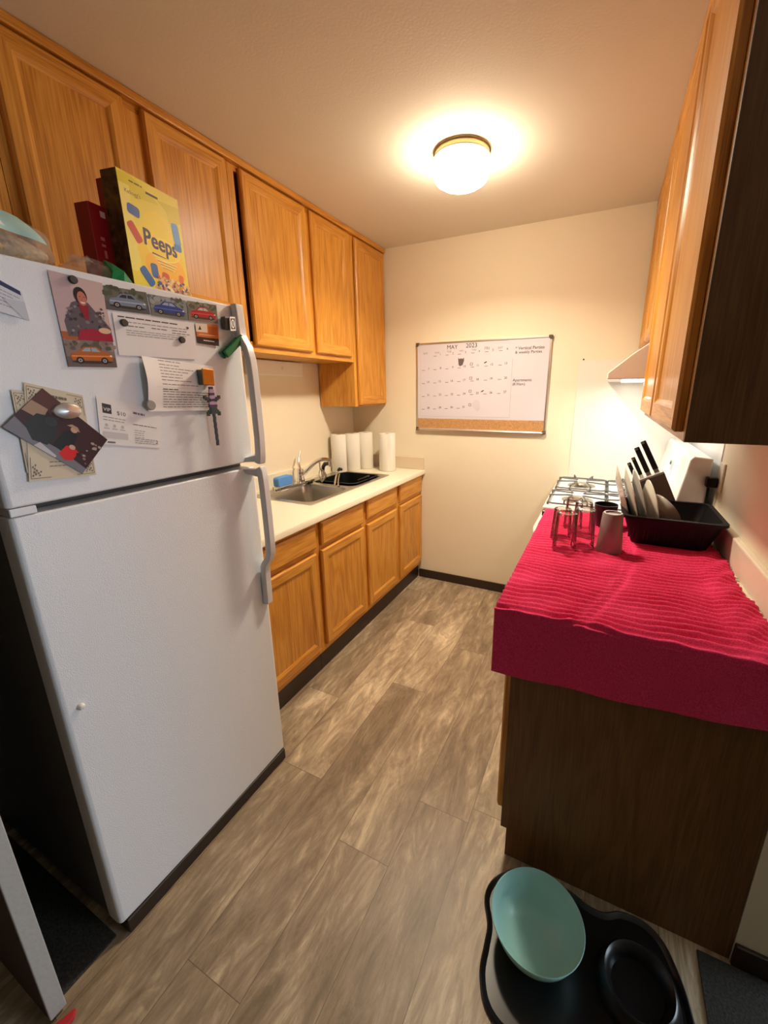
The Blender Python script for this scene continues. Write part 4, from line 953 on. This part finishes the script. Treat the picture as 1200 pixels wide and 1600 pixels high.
# ------------------------------------------------------------------ towel over the right counter
def towel():
    mb = MB(); nx, ny = 110, 420
    x0, x1 = 1.652, 2.300
    ya, yb = -.795, -1.862
    Ltop = ya-yb; hang = .205; L = Ltop+hang; R_ = .012
    def nz(x, y): return (math.sin(x*9+y*7+1.3)+math.sin(x*17-y*11+.4)*.6+math.sin(x*31+y*23)*.35+math.sin(x*5.0-y*19+2.0)*.6)
    vs = []
    for j in range(ny+1):
        s = L*j/ny
        for i in range(nx+1):
            u = i/nx; x = x0+(x1-x0)*u
            hl = hang*(1-.0*u)
            ph = s/.0270*2*PI + 2.0*nz(x, s) + .6*math.sin(x*40+s*13)+.35*math.sin(x*83-s*31)
            amp = .0064+.0024*math.sin(x*17+s*16)*math.sin(x*7-s*21+1)
            # long crease running towards the back
            cr = math.exp(-((x-(1.90+.11*math.sin(s*3.0+.2)))/.018)**2)
            rib = amp*(math.sin(ph)**1 if True else 0)*(1-.7*cr)+.0075*cr*math.sin(ph*1.0+2.2)-.003*cr
            z = .9225+rib
            xx = x; yy = ya-s
            if x > 2.20:   # bunched hem against the backsplash
                k = (x-2.20)/.10; z += .016*math.sin(min(1, k)*PI)*(.6+.4*math.sin(s*9+1.0))+.004*math.sin(s*60+x*90)*k
                xx += .006*math.sin(s*17)*k
            if s > Ltop-R_:
                q = s-(Ltop-R_)
                a = min(PI/2, q/R_); fade = max(0, 1-q/.03)
                z = .9215-R_+R_*math.cos(a)+rib*fade; yy = yb+R_-R_*math.sin(a)-rib*fade*.6
                if q > R_*PI/2:
                    dpt = q-R_*PI/2; z = .9215-R_-dpt*(1-.15*max(0, u-.05)-.10*u*u*0)*(1.0)
                    z += .022*max(0, u-.25)*(dpt/hang)
                    yy = yb - .004*math.sin(x*13)*(dpt/hang)-.003*math.sin(x*29+1)*(dpt/hang)
            # side fall over the front edge
            if u < .03 and s < Ltop-R_:
                e = (.03-u)/.03; z -= .012*e*e; xx = x0+.002
            vs.append((xx, yy, z))
    mb.add(vs, [(j*(nx+1)+i, j*(nx+1)+i+1, (j+1)*(nx+1)+i+1, (j+1)*(nx+1)+i) for j in range(ny) for i in range(nx)])
    # short flap hanging down the front edge
    o = build('towel', mb, 'towel', loc=(1.98, -1.3, .915), smooth=True, angle=180)
    tag(o, 'large ribbed crimson towel spread over the right counter', 'towel')
    sm = o.modifiers.new('thickness', 'SOLIDIFY'); sm.thickness = .005; sm.offset = -1
    return o
towel()
CZ = .9265
# glasses
def tumbler_glass(x, y, r0, r1, h, label, z=CZ, rib=False, up=True, group='drinking glasses on the crimson towel'):
    prof = [(0, h-.004), (r0-.010, h-.003), (r0-.006, h), (r0-.001, h-.001), (r0, h-.006), ((r0+r1)/2, h*.5), (r1, .001), (r1-.0012, 0)]
    gm = MB().lathe(prof, (x, y, z), 40)
    gm.tube([(x+(r1-.001)*math.cos(a*PI/16), y+(r1-.001)*math.sin(a*PI/16), z+.0015) for a in range(32)], .0015, 6, closed=True)
    gm.tube([(x+(r0-.004)*math.cos(a*PI/16), y+(r0-.004)*math.sin(a*PI/16), z+h-.003) for a in range(32)], .003, 8, closed=True)
    o = build('drinking_glass', gm, 'glass', loc=(x, y, z), smooth=True, angle=50)
    return tag(o, label, 'glass', group)
tumbler_glass(1.786, -1.350, .036, .042, .145, 'upturned clear glass at the near left of the group', up=False)
tumbler_glass(1.846, -1.290, .034, .041, .150, 'upturned clear glass beside the taupe tumbler', up=False)
tumbler_glass(1.762, -1.225, .033, .039, .125, 'clear glass behind the near left glass', up=False)
tumbler_glass(1.835, -1.150, .033, .040, .140, 'clear glass in the middle of the second row', up=False)
tumbler_glass(1.795, -1.060, .032, .038, .130, 'clear glass at the back of the group', up=False)
h = .147
o = build('plastic_tumbler', MB().lathe([(0, h-.006), (.024, h-.006), (.026, h), (.031, h), (.034, h-.004), (.0445, .003), (.043, 0), (.040, 0), (.030, h-.010), (0, h-.010)], (1.937, -1.290, CZ), 48), 'tumbler', loc=(1.937, -1.29, CZ), smooth=True)
tag(o, 'taupe plastic tumbler upside down beside the clear glasses', 'cup')
o = build('black_bowl', MB().lathe([(0, .004), (.030, .004), (.043, .060), (.045, .100), (.047, .100), (.046, .056), (.033, 0), (0, 0)], (1.918, -.985, CZ), 40), 'black', loc=(1.918, -.985, CZ), smooth=True)
tag(o, 'black deep bowl between the clear glasses and the dish rack plates', 'bowl')

# dish rack
dr = thing('dish_rack', 'black plastic dish rack holding plates on the crimson towel', 'dish rack', (2.12, -1.04, CZ))
DX0, DX1, DY0, DY1 = 1.975, 2.302, -1.205, -.885
zt_, zb_ = 1.045, CZ+.001
def ringpts(ins, z, r=.03): return [(x, y, z) for x, y in rr(DX0+ins, DX1-ins, DY0+ins, DY1-ins, r, 5)]
mb = MB(); L = [ringpts(.040, zb_), ringpts(.006, zt_-.012), ringpts(-.004, zt_-.010), ringpts(-.004, zt_), ringpts(.012, zt_), ringpts(.012, zt_-.01), ringpts(.046, zb_+.008)]
n = len(L[0])
for l in L: mb.v += [Vector(q) for q in l]
# side walls with slots: skip some faces pairwise is avoided; solid tray
for k in range(len(L)-1):
    for i in range(n): mb.face((k*n+i, k*n+(i+1) % n, (k+1)*n+(i+1) % n, (k+1)*n+i))
mb.face([i for i in range(n)][::-1]); mb.face([6*n+i for i in range(n)])
build('tray', mb, 'blackmatte', parent=dr, smooth=True, angle=40)
mb = MB()
for k in range(9):
    x = 2.01+.03*k
    for y in (-1.11, -1.0): mb.tube([(x, y, zb_+.007), (x-.004, y, zb_+.06)], [.005, .003], 6)
build('plate_pegs', mb, 'blackmatte', parent=dr)
# vent slots as thin recess frames on near side
mb = MB()
for k in range(7):
    x = 2.015+.035*k+.004; t_ = .0
    for s_ in (0, 1):
        xx = x+s_*.012; mb.tube([(xx, DY0+.034, zb_+.022), (xx, DY0+.014, zt_-.030)], .0022, 6)
build('side_ribs', mb, 'black', parent=dr)

def plate(x, y, z, r, lean, mat, label, twist=0, name='plate', cat='plate', deep=.012, group='plates standing in the dish rack'):
    Mx = Matrix.Translation((x, y, z)) @ Matrix.Rotation(twist, 4, 'Z') @ Matrix.Rotation(lean, 4, 'Y') @ Matrix.Rotation(PI/2, 4, 'Y')
    mb = MB().lathe([(0, 0), (r*.55, 0), (r*.62, .003), (r*.96, deep), (r, deep+.001), (r, deep-.002), (r*.64, -.0025), (r*.55, -.005), (0, -.005)], n=48, mat=Mx)
    o = build(name, mb, mat, loc=(x, y, z), smooth=True, angle=50); return tag(o, label, cat, group)
lean = -math.radians(17)
plate(1.966, -1.00, 1.072, .128, lean, 'china_grey', 'grey glass plate, leftmost of the plates leaning in the dish rack', .05)
plate(1.998, -1.02, 1.072, .128, lean, 'china', 'cream plate second from the left in the dish rack', .05)
plate(2.028, -1.03, 1.068, .125, lean, 'china_grey', 'grey glass plate third from the left in the dish rack', .08)
plate(2.062, -1.05, 1.050, .105, lean*.8, 'china', 'smaller cream plate at the right of the leaning plates', .12, deep=.02)
o = plate(2.115, -1.02, 1.020, .07, -math.radians(35), 'china_grey', 'small grey bowl lying inside the dish rack', .5, name='small_bowl', cat='bowl', deep=.03, group=None)
o = build('small_black_cup', MB().lathe([(0, .005), (.030, .005), (.036, .07), (.039, .07), (.033, 0), (0, 0)], (2.20, -1.08, zb_+.0085), 32), 'black', loc=(2.2, -1.08, .94), smooth=True); tag(o, 'small black cup inside the dish rack', 'cup')

# knife block
kb = thing('knife_block', 'grey brown knife block with black handled knives behind the dish rack', 'knife block', (2.12, -.83, CZ))
def kbm():
    a = math.radians(28)   # lean toward -x
    return Matrix.Translation((2.180, -.838, CZ)) @ Matrix.Rotation(-a, 4, 'Y')
K = kbm()
mb = MB().box((-.062, -.045, .03), (.062, .042, .235))
vs0 = len(mb.v); mb.xf(K)
for i in range(4): pass
for i, v in enumerate(mb.v):
    if v.z < CZ+.07: mb.v[i] = Vector((v.x+(v.z-CZ)*.3, v.y, CZ+.001))
build('block', mb, 'blockgrey', parent=kb, bevel=.003)
build('top_plate', MB().box((-.060, -.043, .2355), (.060, .040, .2395)).xf(K), 'blocktop', parent=kb, bevel=.001)
kn = [(-.045, -.022, .085, .008), (-.022, -.020, .100, .008), (.006, -.022, .135, .0105), (.038, -.022, .150, .011)]
for i, (kx, ky, kl, kr) in enumerate(kn):
    k_ = thing('knife', ['shortest knife at the left of the knife block', 'second knife from the left in the knife block', 'third knife from the left, long black handle with steel cap', 'rightmost and tallest knife in the block'][i], 'knife', K @ Vector((kx, ky, .24)), 'black handled knives in the block')
    def kp(dx, dy, z): return K @ Vector((kx+dx, ky+dy, z))
    hb = MB(); hb.box((kx-kr, ky-.006, .256), (kx+kr, ky+.006, .24+kl)); hb.xf(K); build('handle', hb, 'black', parent=k_, bevel=.003)
    hb = MB(); hb.box((kx-kr*.9, ky-.0055, .24), (kx+kr*.9, ky+.0055, .2565)); hb.xf(K); build('bolster', hb, 'chrome', parent=k_, bevel=.001)
    hb = MB(); hb.box((kx-kr*.8, ky-.0063, .24+kl-.012), (kx+kr*.2, ky+.0063, .24+kl+.001)); hb.xf(K); build('end_cap', hb, 'chrome', parent=k_, bevel=.001)

# ------------------------------------------------------------------ floor things
mt = []
ctrl = [(1.711, -1.93), (1.698, -1.99), (1.722, -2.05), (1.726, -2.10), (1.730, -2.16), (1.76, -2.215), (1.82, -2.24), (1.90, -2.225), (1.955, -2.19), (2.02, -2.20), (2.12, -2.23), (2.20, -2.19), (2.235, -2.10), (2.225, -2.0), (2.205, -1.93), (2.175, -1.875), (2.13, -1.85), (2.07, -1.853), (2.03, -1.875), (1.99, -1.878), (1.93, -1.862), (1.85, -1.855), (1.77, -1.870)]
def catmull(P, k=5):
    out = []; n = len(P)
    for i in range(n):
        p0, p1, p2, p3 = (Vector(P[(i+j-1) % n]) for j in range(4))
        for q in range(k):
            t = q/k; out.append(.5*((2*p1)+(-p0+p2)*t+(2*p0-5*p1+4*p2-p3)*t*t+(-p0+3*p1-3*p2+p3)*t**3))
    return out
cp = catmull(ctrl); n = len(cp); cen = sum(cp, Vector((0, 0)))/n
mb = MB()
lev = [(0, .001), (0, .010), (-.004, .013), (-.010, .010), (-.016, .005)]
for ins, z in lev:
    for i, q in enumerate(cp):
        t = (cp[(i+1) % n]-cp[i-1]).normalized(); nn = Vector((t.y, -t.x))
        if nn.dot(q-cen) > 0: nn = -nn
        w = q-nn*ins*1.0 if False else q+nn*(-ins)
        mb.v.append(Vector((w.x, w.y, z)))
for k in range(len(lev)-1):
    for i in range(n): mb.face((k*n+i, k*n+(i+1) % n, (k+1)*n+(i+1) % n, (k+1)*n+i))
mb.face([(len(lev)-1)*n+i for i in range(n)]); mb.face(list(range(n))[::-1])
o = build('feeding_mat', mb, 'black', loc=(1.97, -2.04, 0), smooth=True); tag(o, 'black lobed pet feeding mat on the floor by the end panel', 'mat')
o = build('bowl', MB().lathe([(0, .004), (.045, .005), (.080, .024), (.105, .058), (.119, .096), (.121, .098), (.1225, .096), (.109, .056), (.083, .018), (.052, -.001), (.048, -.006), (0, -.006)], (1.852, -2.034, .0125), 56), 'teal', loc=(1.852, -2.034, .01), smooth=True, angle=60)
tag(o, 'large pale teal bowl on the black feeding mat', 'bowl')
o = build('pet_bowl', MB().lathe([(0, .010), (.060, .010), (.072, .040), (.080, .045), (.086, .042), (.100, .0), (0, 0)], (2.105, -2.02, .0065), 48), 'black', loc=(2.105, -2.02, .01), smooth=True, angle=50)
tag(o, 'low black pet bowl on the right lobe of the feeding mat', 'bowl')
struct('floor', b2, 'carpet')
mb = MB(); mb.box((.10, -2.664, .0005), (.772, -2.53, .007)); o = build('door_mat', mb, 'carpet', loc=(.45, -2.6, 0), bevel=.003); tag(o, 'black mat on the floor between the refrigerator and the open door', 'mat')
o = build('red_cloth', MB().prism([(.815, -2.70), (.83, -2.66), (.845, -2.672), (.85, -2.72), (.83, -2.76)], .001, .012, lambda p_, q, t_: (p_, q, t_)), 'red_cloth', loc=(.83, -2.7, 0), bevel=.004)
tag(o, 'scrap of red cloth on the floor at the foot of the open door', 'cloth')
